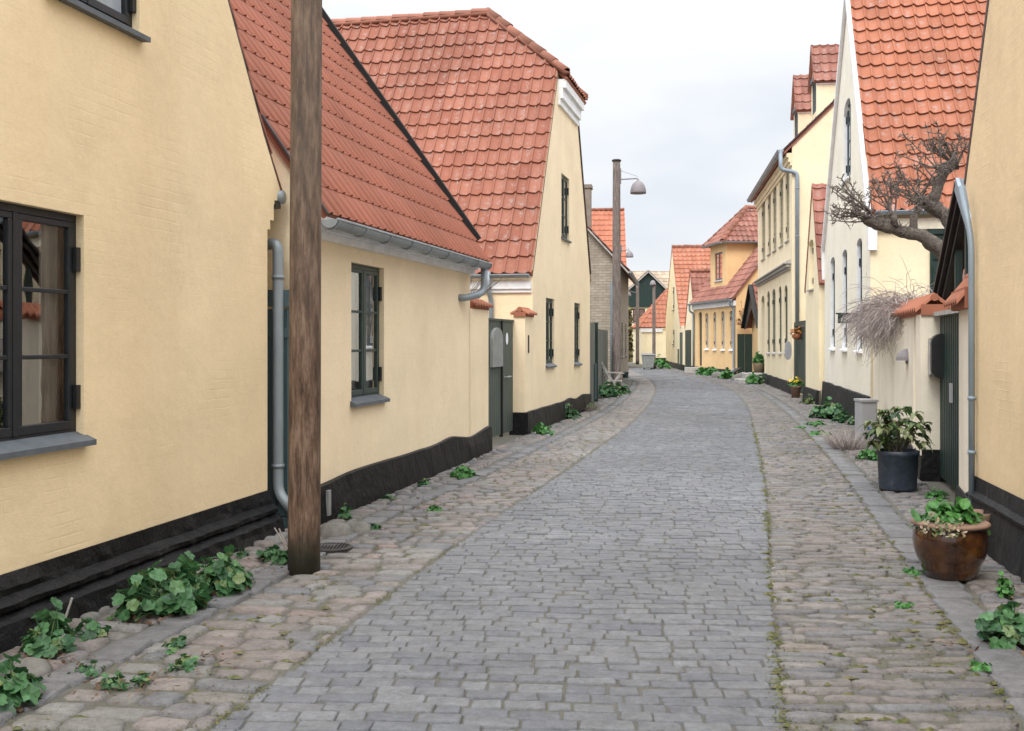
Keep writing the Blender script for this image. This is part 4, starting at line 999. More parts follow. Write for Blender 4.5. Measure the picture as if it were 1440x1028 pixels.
# flower basket and grey plate
bk = thing('hanging_basket', 'hanging basket of dry orange flowers on the dark green door post', 'basket', at(1122, 474, 29.6))
m = MB(); m.lathe(at(1121, 475.5, 29.6), [(.05, -.05), (.13, 0), (.16, .1), (.14, .11)], 12); m.build('bowl', 'terracotta', bk, smooth=True)
def leaves(name, c, rad, h, n, ls, mat, parent=None, flat=.3, lob=0, stems=None, smat='leaf_mallow', zbase=0, down=0, asp=1.0):
    m = MB(); st = MB(); c = Vector(c)
    for i in range(n):
        th = ru(0, 6.283); ph = math.sqrt(R()); q_ = noise.noise(Vector((math.cos(th) * 1.6, math.sin(th) * 1.6, c.x * 3 + c.y))); rr = rad * ph * (1 + .75 * q_) * ru(.85, 1.2); hs = 1 + .8 * noise.noise(Vector((math.cos(th) * ph * 2.2, math.sin(th) * ph * 2.2, c.x * 5))); zz = h * hs * (math.sqrt(max(0, 1 - ph * ph)) * ru(.35, 1.05) + .08) + zbase
        p = c + Vector((math.cos(th) * rr, math.sin(th) * rr, zz))
        nrm = (Vector((math.cos(th) * ph, math.sin(th) * ph, 0)) * .9 + Vector((ru(-.8, .8), ru(-.8, .8), .8 - down))).normalized()
        a = nrm.cross(Vector((ru(-1, 1), ru(-1, 1), ru(-.3, .3)))).normalized(); b = nrm.cross(a)
        s_ = ls * ru(.55, 1.15); k = 15 if lob else 8; bb = len(m.v); m.v.append(tuple(p - nrm * s_ * .12))
        ring = []
        for j in range(k):
            an = 2 * math.pi * j / k + .2
            r_ = s_ * ((1 + .13 * math.cos(lob * an) if lob else 1)) * (1 - (.42 if (lob and j == 0) else 0))
            cup = .10 * s_ * math.sin(an * 3) + .06 * s_ * ru(-1, 1)
            m.v.append(tuple(p + a * math.cos(an) * r_ * asp + b * math.sin(an) * r_ / (asp ** .5) + nrm * (cup)))
        for j in range(k): m.f.append((bb, bb + 1 + j, bb + 1 + (j + 1) % k)); m.uv.append(None)
        if stems and R() < .8:
            q = c + Vector((ru(-.04, .04), ru(-.04, .04), zbase)); mid = (q + p) / 2 + Vector((0, 0, h * .12)); st.tube([q, mid, p - nrm * s_ * .12], [stems, stems * .8, stems * .6], 4, caps=False)
    o = m.build(name, mat, parent, smooth=False)
    if stems and st.v: st.build('stems', smat, o if parent is None else parent)
    return o
leaves('flowers', at(1122, 471, 29.6), .22, .16, 60, .05, 'leaf_orange', bk)
pl = MB(); prf = [(.1 * math.cos(k * .5236), .27 * math.copysign(abs(math.sin(k * .5236)) ** .7, math.sin(k * .5236))) for k in range(12)]; c = at(1108.5, 493, 30.6)
pl.face([c + Vector((a, 0, b)) for a, b in prf]); pl.face([c + Vector((a, .04, b)) for a, b in prf][::-1])
for a, b in zip(prf, prf[1:] + prf[:1]): pl.face([c + Vector((a[0], 0, a[1])), c + Vector((b[0], 0, b[1])), c + Vector((b[0], .04, b[1])), c + Vector((a[0], .04, a[1]))])
pl.bar(c + Vector((0, .02, .15)), c + Vector((.12, .3, .15)), .02, .02)
tag(pl.build('hanging_sign', 'grey_metal'), 'grey oval plate hanging beside the dark green door', 'sign')

# ---- house D: tall two-storey
wd = Wall((3.80 + .14 * 31, 31), (.14, 1), -1); P = wd.P
tD = thing('townhouse', 'tall pale yellow two-storey townhouse with arched windows and two roof dormers', 'house', P(5, 0), 'houses with eaves along the street')
uD = 11.1; ze = 7.3; D = 4.2
holes = []; spec = []
up = [(1071, 1076, 278, 362), (1079.7, 1084, 268, 355), (1086.7, 1091.8, 258, 350), (1096, 1101.4, 247, 343), (1104.6, 1110, 236, 336)]
lo = [(1078.8, 1082.5, 408.5, 496.5), (1085.7, 1090.4, 405, 496.5), (1095, 1099, 402, 496.5), (1103, 1107.5, 400, 496.5)]
for l_, sil in ((up, 1), (lo, 1)):
    for a, b, c, d in l_:
        x0, x1 = wd.u(b), wd.u(a); z1 = wd.z(b, c); z0 = wd.z(b, d); holes.append(arch(x0, x1, z0, z1, .22)); spec.append((x0, x1, z0, z1))
dx0, dx1 = wd.u(1075), wd.u(1070.7); holes.append(arch(dx0, dx1, .35, 3.25, .25))
m = MB(); facade(m, wd, rect(0, uD, 0, ze + .1), holes, .12)
for u in (0, uD):
    pts = [(0, 0), (-2 * D, 0), (-2 * D, ze), (-D, ze + D * .97), (0, ze + .0)]; m.face([P(u, z, o) for o, z in pts], [(o, z) for o, z in pts])
m.face([P(0, 0, -2 * D), P(uD, 0, -2 * D), P(uD, ze, -2 * D), P(0, ze, -2 * D)]); m.build('wall', 'plaster_yellow_pale', tD)
for x0, x1, z0, z1 in spec: window(tD, wd, x0, x1, z0, z1, 'pale_frame' if z0 > 4 else 'mid_frame', 2, 4, .04, sill='pale_stone', so=.06)
m = MB(); m.wbox(wd, dx0, dx1, .35, 3.25, -.16, -.12); m.build('door', 'deep_green', tD)
rd = roof(tD, [P(-.04, ze - .25, .28), P(uD + .1, ze - .25, .28), P(uD + .1, ze + .06 + D * .97, -D), P(-.04, ze + .06 + D * .97, -D)], .24, .35, 'tile_weathered', 4)
roof(tD, [P(-.04, ze - .25, -2 * D - .28), P(uD + .1, ze - .25, -2 * D - .28), P(uD + .1, ze + .06 + D * .97, -D), P(-.04, ze + .06 + D * .97, -D)], .24, .35, 'tile_weathered', 4)
v = MB(); v.bar(P(-.05, ze - .2, .28), P(-.05, ze + .05 + D * .97, -D), .04, .09, up=wd.d); v.build('verge', 'brown_paint', rd)
gutter(tD, wd, -.1, uD + .1, ze - .18, .33, .09, brackets=False)
cn = MB(); cn.wbox(wd, .02, uD, ze - .62, ze - .52, 0, .05); cn.wbox(wd, .02, uD, ze - .518, ze - .38, 0, .10); cn.wbox(wd, .02, uD, ze - .378, ze - .26, 0, .16); cn.build('cornice', 'plaster_yellow_pale', tD)
cn = MB(); Q = lambda u, z, o: P(u, z, o)
cn.wbox(wd, .35, uD, 3.68, 3.75, 0, .06); cn.wbox(wd, .3, uD, 3.752, 3.84, 0, .13)
cn.box8([Q(.25, 3.842, 0), Q(uD, 3.842, 0), Q(uD, 3.842, .2), Q(.25, 3.842, .2), Q(.25, 3.98, 0), Q(uD, 3.98, 0), Q(uD, 3.88, .2), Q(.25, 3.88, .2)]); cn.build('string_course', 'pale_stone', tD)
dp = wd.P(-.06, 0, -.2)
pipe(tD, [wd.P(-.05, ze - .2, .33), wd.P(-.07, ze - .75, .33), Vector((at(1121, 0, wd.P(-.08, 0, 0).y).x, wd.P(-.09, 0, 0).y, ze - .85)), Vector((at(1121, 0, wd.P(-.08, 0, 0).y).x, wd.P(-.09, 0, 0).y, 2.1))], .06, 'pipe_blue', [Vector((at(1121, 0, wd.P(-.08, 0, 0).y).x, wd.P(-.09, 0, 0).y, zz)) for zz in (6.0, 4.6)])
plinth_simple(tD, wd, 0, uD, .36, o=.03, mat='tar_grey')
# dormers
def dormer(ua_, uw, o, zb, zt, zr, group):
    g_ = MB(); P = wd.P
    pts = [(ua_, zb), (ua_ + uw, zb), (ua_ + uw, zt), (ua_ + uw / 2, zr), (ua_, zt)]
    facade(g_, wd, pts, [rect(ua_ + .18, ua_ + uw - .18, zb + .35, zt - .02)], .08, o=o)
    for u in (ua_, ua_ + uw): g_.face([P(u, zb - 1, o), P(u, zb - 1, o - 3), P(u, zt, o - 3), P(u, zt, o)], [(0, 0), (3, 0), (3, 3), (0, 3)])
    d_ = g_.build('dormer', 'plaster_yellow_pale', tD)
    f_ = MB(); x0, x1, z0, z1 = ua_ + .18, ua_ + uw - .18, zb + .35, zt - .02
    f_.wbox(wd, x0, x1, z0, z0 + .06, o - .06, o - .02); f_.wbox(wd, x0, x1, z1 - .06, z1, o - .06, o - .02); f_.wbox(wd, x0, x0 + .06, z0 + .06, z1 - .06, o - .06, o - .02); f_.wbox(wd, x1 - .06, x1, z0 + .06, z1 - .06, o - .06, o - .02); f_.wbox(wd, (x0 + x1) / 2 - .04, (x0 + x1) / 2 + .04, z0 + .06, z1 - .06, o - .06, o - .01)
    f_.wbox(wd, x0 - .04, x1 + .04, z1 + .0, z1 + .12, o + .002, o + .06)
    f_.build('window', 'blue_frame', d_)
    f_ = MB(); f_.face([P(x0, z0, o - .05), P(x1, z0, o - .05), P(x1, z1, o - .05), P(x0, z1, o - .05)]); f_.build('pane', 'glass', d_)
    for sg in (0, 1):
        ue = ua_ - .1 if sg == 0 else ua_ + uw + .1; s_ = (zr - zt) / (uw / 2); zz = zt - .1 * s_
        roof(d_, [P(ue, zz + .03, o + .1), P(ue, zz + .03, o - 2.6), P(ua_ + uw / 2, zr + .03, o - 2.6), P(ua_ + uw / 2, zr + .03, o + .1)], .235, .34, 'tile_weathered', 6)
    f_ = MB(); f_.wbox(wd, ua_ - .03, ua_ - .002, zt - .22, zt - .06, o - 2.5, o + .03); f_.build('trim', 'white_paint', d_)
dormer(.15, 1.15, -.72, 7.95, 9.25, 10.28, None)
dormer(4.35, 1.3, -.72, 7.95, 9.3, 10.45, None)

# ---- outbuilding G with dark bargeboard between C and D
wG = Wall((10.12, 42.6), (-.02, 1), -1); P = wG.P
tG = thing('outbuilding', 'small orange-walled gabled outbuilding with black bargeboard beside the tall townhouse', 'outbuilding', P(1, 0))
body_gable(tG, wG, [(0, 0), (2.2, 0), (2.2, 2.35), (1.1, 3.85), (0, 2.35)], [], 4, 'plaster_orange')
gable_roof(tG, wG, 0, 2.2, 1.1, 2.35, 2.35, 3.9, 4, 'tile_weathered', .24, .34, ov=.25, eo=.15, K=5, rg=False)
v = MB(); v.bar(P(-.2, 2.1, .27), P(1.1, 3.86, .27), .05, .3, up=wG.n); v.bar(P(2.4, 2.1, .27), P(1.1, 3.86, .27), .05, .3, up=wG.n)
for a, b in ((-.2, 1.1), (2.4, 1.1)):
    v.face([P(a, 2.05, .3), P(b, 3.9, .3), P(b, 2.9, .3), P(a + (b - a) * .25, 2.05, .3)])
v.build('bargeboard', 'black_board', tG)
wy = Wall(at(1037, 0, 44.6).xy, (1, -.02), 1); P = wy.P
ty = thing('garden_gate', 'dark green board gate at the corner of the orange house', 'gate', P(.3, 0), 'plank gates')
for a in (0, .32):
    m = MB()
    for i in range(3): m.wbox(wy, a + .1 * i + .002, a + .1 * (i + 1) - .004, .1, 1.85, -.03, 0)
    m.build('gate_leaf', 'deep_green', ty)
m = MB(); m.wbox(wy, .303, .317, .1, 1.84, -.02, .02); m.build('centre_strip', 'gate_green', ty)
# dry climber above that gate
leaves('climber', at(1046, 460, 45.5), .35, .75, 90, .05, 'leaf_orange', stems=.008, smat='twig'); tag(bpy.context.scene.collection.objects[-1], None, None)
cl = [o for o in C.objects if o.name == 'climber'][0]; tag(cl, 'sparse brown climber above the green gate by the orange house', 'climber')

# ---- house C: orange
wc = Wall((9.66, 46), (-.109, 1), -1); P = wc.P
tC = thing('townhouse', 'orange house with arched windows, white sills and a hipped upper storey', 'house', P(3, 0), 'houses with eaves along the street')
holes = []; spec = []
for a, b, c, d in ((991.6, 996.3, 440, 491), (1003, 1007.3, 438.5, 491.5), (1014, 1019, 437.5, 492), (1025.7, 1031, 436.5, 492)):
    x0, x1 = wc.u(b), wc.u(a); z1 = wc.z(b, c); z0 = wc.z(b, d); holes.append(arch(x0, x1, z0, z1, .14)); spec.append((x0, x1, z0, z1))
dx0, dx1 = wc.u(987), wc.u(982.4); holes.append(arch(dx0, dx1, .35, 2.95, .15))
m = MB(); uC = 6.5; D = 3.0; facade(m, wc, rect(0, uC, 0, 3.6), holes, .12)
for u in (0, uC):
    pts = [(0, 0), (-2 * D, 0), (-2 * D, 3.4), (-D, 3.4 + D * 1.27), (0, 3.5)]; m.face([P(u, z, o) for o, z in pts], [(o, z) for o, z in pts])
m.build('wall', 'plaster_orange', tC)
for x0, x1, z0, z1 in spec: window(tC, wc, x0, x1, z0, z1, 'grey_wood', 2, 4, .07, sill='white_paint', so=.08)
m = MB(); m.wbox(wc, dx0, dx1, .35, 2.95, -.1, -.07); m.build('door', 'deep_green', tC)
rc = roof(tC, [P(-.08, 3.38, .2), P(uC, 3.38, .2), P(uC, 3.55 + D * 1.27, -D), P(-.08, 3.55 + D * 1.27, -D)], .24, .35, 'tile_weathered', 5)
cn = MB(); cn.wbox(wc, 0, uC, 3.08, 3.3, 0, .12); cn.build('cornice', 'white_paint', tC)
gutter(tC, wc, -.1, uC + .05, 3.36, .26, .08, brackets=False)
pipe(tC, [P(.1, 3.32, .26), P(.1, 3.1, .26), P(.12, 3.0, .06), P(.12, .3, .06), P(.0, .2, .25)], .05, 'pipe_blue')
pipe(tC, [P(uC - .1, 3.32, .26), P(uC - .1, 3.0, .26), P(uC - .1, 2.9, .06), P(uC - .1, .3, .06)], .05, 'pipe_blue')
plinth_simple(tC, wc, 0, uC, .28, o=.03, mat='tar_grey')
a0, a1 = 2.35, 4.75; ob = -.3; zt = 6.05
m = MB(); facade(m, wc, rect(a0, a1, 3.3, zt), [rect(2.9, 4.05, 4.35, 5.65)], .08, o=ob)
for u in (a0, a1): m.face([P(u, 3.3, ob), P(u, 3.3, ob - 4.5), P(u, zt, ob - 4.5), P(u, zt, ob)], [(0, 0), (4.5, 0), (4.5, 2.7), (0, 2.7)])
tu = m.build('upper_storey', 'plaster_orange', tC)
window(tC, wc, 2.9, 4.05, 4.35, 5.65, 'slate_grey', 2, 2, .04, sill='pale_stone', o=ob, hinge=0)
um = (a0 + a1) / 2; e = .25
for pts in ([P(a0 - e, zt, ob + e), P(a1 + e, zt, ob + e), P(um, 7.75, ob - 1.35)],
            [P(a0 - e, zt, ob + e), P(a0 - e, zt, ob - 4.8), P(um, 7.75, ob - 4.8), P(um, 7.75, ob - 1.35)],
            [P(a1 + e, zt, ob + e), P(a1 + e, zt, ob - 4.8), P(um, 7.75, ob - 4.8), P(um, 7.75, ob - 1.35)]):
    rr = roof(tC, pts, .24, .33, 'tile_weathered', 7, amp=1.3)
ridge(rr, P(a0 - e, zt + .04, ob + e), P(um, 7.8, ob - 1.35), .12); ridge(rr, P(a1 + e, zt + .04, ob + e), P(um, 7.8, ob - 1.35), .12); ridge(rr, P(um, 7.8, ob - 1.35), P(um, 7.8, ob - 4.8), .12)
gutter(tC, wc.perp(a0, ob), -.2, 4.6, zt - .02, e + .05, .07, brackets=False); gutter(tC, wc, a0 - e, a1 + e, zt - .02, ob + e + .05, .07, brackets=False)

# ---- house B and A
wB = Wall((8.95, 52.6), (-.029, 1), -1); P = wB.P
tB = thing('gabled_house', 'slim pale yellow gable with dark green doorway left of the orange house', 'house', P(1, 0), 'gabled houses along the street')
body_gable(tB, wB, [(0, 0), (2.2, 0), (2.2, 2.2), (.8, 5.0), (0, 3.4)], [], 8, 'plaster_yellow_pale')
gable_roof(tB, wB, 0, 2.2, .8, 3.4, 2.2, 5.05, 8, 'tile_weathered', .25, .36, ov=.02, eo=0, K=5)
m = MB(); m.wbox(wB, .55, 2.0, 0.1, 2.1, .005, .03); m.build('door', 'deep_green', tB)
wA = Wall((8.88, 54.9), (.0604, 1), -1); P = wA.P
tA = thing('gabled_house', 'pale yellow gable under a tall orange roof, second beyond the orange house', 'house', P(4, 0), 'gabled houses along the street')
aw = [(wA.u(948.3), wA.u(946), wA.z(947, 436), wA.z(947, 404)), (wA.u(948.3), wA.u(946.2), wA.z(947, 484), wA.z(947, 464))]
body_gable(tA, wA, [(0, 0), (11.5, 0), (11.5, 3.2), (7.1, 6.95), (2.1, 2.35), (0, 2.3)], [rect(*q) for q in aw], 9, 'plaster_yellow_pale', .1)
for q in aw: window(tA, wA, q[0], q[1], q[2], q[3], 'gate_green', 2, 2, .05)
gable_roof(tA, wA, 2.1, 11.5, 7.1, 2.35, 3.2, 7.0, 9, 'tile_orange', .26, .38, ov=.02, eo=.1, K=6)
m = MB(); m.wbox(wA, 1.0, 2.3, .1, 2.0, .005, .03); m.wbox(wA, 2.9, 3.5, .1, 1.1, .005, .03); m.build('door', 'gate_green', tA)
plinth_simple(tA, wA, 0, 11.5, .3, o=.03, mat='tar')
plinth_simple(tB, wB, 0, .5, .3, o=.03, mat='tar')

# ================================================================== POLES AND LAMPS
def pole(name, label, cat, base, r0, r1, h, mat='pole_wood', lean=(0, 0), group='wooden poles along the street', n=18):
    t = thing(name, label, cat, base, group); m = MB(); b = Vector(base); pts = []; rs = []; N = 26
    for i in range(N + 1):
        q = i / N; pts.append(b + Vector((lean[0] * q, lean[1] * q, h * q - (.05 if i == 0 else 0)))); rs.append((r0 + (r1 - r0) * q) * (1 + .018 * noise.noise(Vector((q * 9, base[1], 0)))))
    m.tube(pts, rs, n); m.build('pole', mat, t, smooth=True); return t
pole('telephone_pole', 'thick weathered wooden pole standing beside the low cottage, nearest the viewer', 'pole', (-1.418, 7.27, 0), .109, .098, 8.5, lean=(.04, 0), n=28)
def lamp(t, top, arm, mat='lamp_grey', s=1.0):
    x, y, z = top; m = MB(); m.tube([(x + .10, y, z - .55 * s), (x + arm - .06, y, z - .52 * s), (x + arm, y, z - .54 * s), (x + arm, y, z - .58 * s)], .02 * s, 6)
    m.tube([(x + .1, y, z - .28 * s), (x + arm, y, z - .46 * s)], .006, 4); m.box(x + .08, x + .14, y - .04, y + .04, z - .68 * s, z - .22 * s)
    m.build('arm', mat, t)
    m = MB(); c = (x + arm, y, z - .98 * s); prf = [(.24 * s, 0), (.245 * s, .04 * s), (.235 * s, .12 * s), (.20 * s, .24 * s), (.14 * s, .33 * s), (.06 * s, .38 * s), (.03 * s, .42 * s)]
    m.lathe(c, prf, 20); m.build('lamp_shade', mat, t, smooth=True)
b = at(867, 0, 32.5); z2 = EYE + 251 / FP * 32.5
t = pole('street_lamp', 'tallest wooden lamp post, in front of the pale brick house', 'lamp post', (b.x, 32.5, 0), .135, .115, z2, 'pole_wood_far')
m = MB(); m.lathe((b.x, 32.5, z2), [(.14, -.0), (.15, .03), (.12, .06)], 12); m.build('cap', 'iron', t)
lamp(t, (b.x, 32.5, z2), .66)
b = at(871, 0, 56); z2 = EYE + 132 / FP * 56
t = pole('street_lamp', 'farther lamp post hidden behind the tall wooden one, only its lamp showing', 'lamp post', (b.x, 56, 0), .12, .10, z2, 'pole_wood_far'); lamp(t, (b.x, 56, z2 + .25), .53, s=.86)
b = at(919.6, 0, 58.5); z2 = EYE + 80 / FP * 58.5
t = pole('street_lamp', 'slim lamp post beside the grey bin with a round lamp on top', 'lamp post', (b.x, 58.5, 0), .095, .08, z2, 'pole_wood_far')
m = MB(); m.lathe((b.x - .06, 58.5, z2 - .12), [(.17, 0), (.17, .05), (.14, .17), (.08, .25), (.02, .28)], 14); m.build('lamp_shade', 'lamp_grey', t, smooth=True)
b = at(896.5, 0, 69); z2 = EYE + 77 / FP * 69
t = pole('street_lamp', 'slim distant lamp post before the dark green gable, left of the bin', 'lamp post', (b.x, 69, 0), .12, .10, z2, 'pole_wood_far')
m = MB(); m.tube([(b.x - .1, 69, z2 - .5), (b.x - .55, 69, z2 - .35)], .02, 5); m.build('arm', 'lamp_grey', t)
m = MB(); m.lathe((b.x - .6, 69, z2 - .7), [(.2, 0), (.2, .05), (.15, .2), (.04, .3)], 12); m.build('lamp_shade', 'lamp_grey', t, smooth=True)

# ================================================================== TREE (pollarded, bare)
TY = 14.8
tt = thing('pollarded_tree', 'bare pollarded tree leaning over the cream garden wall with knobbly limbs', 'tree', (6.5, TY, 0))
tm_ = MB(); sh = MB()
def limb(pts, rs):
    P_ = [Vector(p) for p in pts]; out = []; ro = []
    for i in range(len(P_) - 1):
        for k in range(6):
            t = k / 6; q = P_[i].lerp(P_[i + 1], t); nn = Vector((noise.noise(q * 3), noise.noise(q * 3 + Vector((9, 0, 0))), noise.noise(q * 3 + Vector((0, 9, 0)))))
            out.append(q + nn * .03); ro.append((rs[i] + (rs[i + 1] - rs[i]) * t) * (1 + .30 * noise.noise(q * 11)))
    out.append(P_[-1]); ro.append(rs[-1]); tm_.tube(out, ro, 14, jit=.06)
def TP(px, py, dy=0): return at(px, py, TY + dy)
base = Vector((6.6, TY + .2, 0))
limb([base, Vector((6.35, TY + .1, 1.3)), TP(1350, 375), TP(1322, 348), TP(1295, 331), TP(1262, 325), TP(1236, 314), TP(1221, 306)], [.22, .18, .15, .108, .092, .082, .09, .10])
limb([TP(1350, 375), TP(1345, 330, .1), TP(1325, 300, .2), TP(1302, 287, .15), TP(1293, 284, .1)], [.14, .11, .09, .085, .10])
limb([TP(1322, 300, .2), TP(1313, 282, .2), TP(1320, 258, .2), TP(1330, 238, .2), TP(1344, 229, .2)], [.085, .08, .08, .09, .11])
limb([TP(1283, 326), TP(1286, 305, -.05), TP(1292, 290, 0)], [.06, .05, .05])
limb([TP(1260, 322), TP(1256, 310, -.1), TP(1254, 300, -.1)], [.05, .045, .05])
def shoot(p, d, L, r):
    n = 8; pts = [Vector(p)]; d = Vector(d).normalized(); cur = Vector(d)
    bend = Vector((ru(-.3, .3), ru(-.3, .3), ru(-.1, .35)))
    for i in range(n):
        cur = (cur + bend * .12 + Vector((ru(-.12, .12), ru(-.12, .12), ru(-.1, .1)))).normalized(); pts.append(pts[-1] + cur * L / n)
    sh.tube(pts, [r * (1 - .6 * i / n) for i in range(n + 1)], 5, caps=False, jit=.1)
    for i in range(3, n + 1):
        for _ in range(2 if i < n - 1 else 4):
            if R() < .75:
                q = (cur * .3 + Vector((ru(-1, 1), ru(-1, 1), ru(-.6, 1)))).normalized(); e = pts[i] + q * ru(.05, .15); m_ = (pts[i] + e) / 2 + Vector((ru(-.01, .01),) * 3)
                sh.tube([pts[i], m_, e], [r * .5, r * .42, r * .28], 4, caps=False)
                for _ in range(2):
                    if R() < .7: q2 = (q + Vector((ru(-1, 1), ru(-1, 1), ru(-1, 1)))).normalized(); sh.tube([m_, m_ + q2 * ru(.03, .07)], [r * .35, r * .2], 4, caps=False)
for kx, ky, kd, n, dirs, LL in ((1222, 305, 0, 14, (-.75, .55), (.3, .7)), (1255, 300, -.1, 6, (-.3, 1.1), (.3, .6)), (1292, 284, .1, 11, (-.45, .8), (.25, .6)), (1340, 230, .2, 13, (-.35, .95), (.25, .5)), (1318, 262, .2, 3, (-1.2, .6), (.4, .7))):
    c = TP(kx, ky, kd)
    for i in range(n):
        a = Vector((dirs[0] + ru(-.75, .75), ru(-.6, .6), dirs[1] + ru(-.75, .55))); shoot(c + Vector((ru(-.06, .06), ru(-.06, .06), ru(-.05, .08))), a, ru(*LL), ru(.010, .017))
# explicit long shoots seen against the roof
for a, b_ in (((1325, 245), (1297, 185)), ((1325, 245), (1320, 180)), ((1320, 240), (1275, 192)), ((1300, 285), (1262, 228)), ((1325, 240), (1262, 222)), ((1290, 285), (1240, 262)), ((1225, 300), (1172, 270)), ((1225, 300), (1196, 268)), ((1222, 308), (1170, 300)), ((1222, 310), (1172, 325)), ((1338, 225), (1350, 195)), ((1320, 262), (1285, 290)), ((1255, 300), (1240, 255)), ((1255, 300), (1225, 245))):
    p = TP(*a); q = TP(*b_, dy=ru(-.3, .3)); shoot(p, q - p, (q - p).length * 1.06, .013)
# fine fuzz of stubs on the limbs
for px, py in ((1240, 312), (1230, 308), (1222, 300), (1265, 320), (1295, 284), (1300, 290), (1285, 284), (1335, 232), (1345, 228), (1325, 240), (1310, 290), (1330, 305), (1275, 325), (1250, 316)):
    for _ in range(13):
        c = TP(px + ru(-8, 8), py + ru(-6, 6), ru(-.12, .12)); q = Vector((ru(-1, 1), ru(-1, 1), ru(-.5, 1))).normalized(); sh.tube([c, c + q * .09, c + q * .09 + Vector((ru(-.04, .04), ru(-.04, .04), .04))], [.007, .006, .003], 4, caps=False)
tm_.build('trunk', 'bark', tt, smooth=True); sh.build('crown', 'twig', tt)

# bare bush over the garden wall
m = MB()
for i in range(1700):
    u = ru(1.9, 6.3); 
    if R() < .35: u = ru(2.8, 5.4)
    hump = math.sin(math.pi * min(1, max(0, (u - 1.7) / 4.8)))
    o = ru(-.45, .05); p = wg.P(u, 1.9 + ru(-.05, .12) + .12 * hump, o); L = ru(.3, .75) * (.55 + .6 * hump)
    d = Vector((wg.n.x * ru(.1, 1.0) + ru(-.5, .5), wg.n.y * .5 + ru(-.9, .9), ru(-.2, .75))).normalized(); pts = [p]
    for k in range(6):
        d = (d + Vector((ru(-.5, .5), ru(-.55, .55), -.30 + ru(-.3, .3)))).normalized(); pts.append(pts[-1] + d * L / 5)
    m.tube(pts, [.006, .0055, .005, .0045, .004, .0035, .0025], 3, caps=False)
tag(m.build('bare_bush', 'dry_twig'), 'tangled bare grey bush spilling over the top of the cream garden wall', 'bush')

# ================================================================== POTS AND STREET THINGS
c = Vector((4.05, 11.2, .03)); tp_ = thing('plant_pot', 'large blue-grey tub holding a leafy evergreen shrub by the slatted gate', 'plant pot', c)
m = MB(); m.lathe(c, [(.185, 0), (.19, .02), (.205, .36), (.218, .37), (.22, .41), (.205, .415), (.195, .37), (.01, .36)], 28); m.build('tub', 'plastic_blue', tp_, smooth=True)
m = MB()
for _ in range(9):
    a = ru(0, 6.28); e = c + Vector((math.cos(a) * ru(.1, .3), math.sin(a) * ru(.1, .25), ru(.6, .8))); m.tube([c + Vector((ru(-.05, .05), ru(-.05, .05), .36)), (c + e) / 2 + Vector((0, 0, .15)), e], [.012, .009, .006], 5)
m.build('branches', 'bark', tp_)
def longleaves(name, c, rx, rz, n, L, W, mat, parent, zc, hang=.5):
    m = MB(); c = Vector(c)
    k = 0
    while k < n:
        # rosette of leaves at a shoot tip
        th = ru(0, 6.28); q = R() ** .5; el = ru(-.2, 1.0)
        tip = c + Vector((math.cos(th) * rx * q * .85, math.sin(th) * rx * q * .85, zc + rz * el * math.sqrt(max(.05, 1 - q * q * .8))))
        for j in range(7):
            a = th + ru(-2.4, 2.4); d = Vector((math.cos(a), math.sin(a), ru(-.45, .75))).normalized(); l = L * ru(.7, 1.15); w = W * ru(.8, 1.1)
            s = d.cross(Vector((0, 0, 1))).normalized() * w; up = s.cross(d).normalized(); pts = []
            for t, ww, dz in ((0, .15, 0), (.25, .85, .01), (.55, 1, .0), (.82, .6, -.02), (1, .05, -.05)):
                p = tip + d * l * t + Vector((0, 0, dz * hang * 2)); pts.append((p - s * ww + up * .25 * w * ww, p, p + s * ww + up * .25 * w * ww))
            for (a0, a1, a2), (b0, b1, b2) in zip(pts, pts[1:]):
                bb = len(m.v); m.v += [tuple(x) for x in (a0, a1, a2, b0, b1, b2)]; m.f += [(bb, bb + 1, bb + 4, bb + 3), (bb + 1, bb + 2, bb + 5, bb + 4)]; m.uv += [None] * 2
            k += 1
    # share vertices per leaf for island colour
    o = m.build(name, mat, parent, smooth=True)
    bm = bmesh.new(); bm.from_mesh(o.data); bmesh.ops.remove_doubles(bm, verts=bm.verts, dist=1e-5); bm.to_mesh(o.data); bm.free(); return o
longleaves('foliage', c, .33, .34, 340, .115, .033, 'leaf_shrub', tp_, .52)
# brown glazed pot
c = Vector((2.90, 7.06, .035)); tb = thing('plant_pot', 'round brown glazed pot of green herbs standing beside the nearest right wall', 'plant pot', c)
m = MB(); m.lathe(c, [(.145, 0), (.155, .01), (.178, .05), (.186, .07), (.186, .085), (.208, .12), (.228, .18), (.236, .24), (.232, .29), (.222, .325), (.222, .335), (.243, .345), (.246, .36), (.230, .368), (.210, .36), (.205, .31), (.01, .30)], 36); m.build('pot', 'glaze_brown', tb, smooth=True)
m = MB(); m.lathe(c, [(.2, .30), (.21, .312), (.01, .32)], 16); m.build('soil', 'soil', tb)
m = MB(); m.lathe(c, [(.2435, .344), (.2485, .352), (.246, .3625), (.231, .3705), (.228, .370)], 36); m.build('rim', 'terracotta_pale', tb, smooth=True)
leaves('herbs', c + Vector((-.05, -.08, .30)), .19, .10, 420, .012, 'leaf_thyme', tb, asp=1.5)
leaves('herbs', c + Vector((.03, .03, .30)), .19, .16, 220, .034, 'leaf_fresh', tb, asp=1.3, stems=.003, smat='leaf_fresh')
leaves('leaves', c + Vector((-.17, .03, .32)), .10, .08, 14, .05, 'leaf_mallow', tb, asp=1.5)
leaves('flowers', c + Vector((-.12, -.12, .32)), .12, .05, 9, .018, 'petal_pink', tb)
c2 = Vector((3.50, 8.05, .035)); m = MB(); m.lathe(c2, [(.10, 0), (.12, .2), (.135, .25), (.13, .27), (.12, .27), (.11, .22), (.01, .21)], 20)
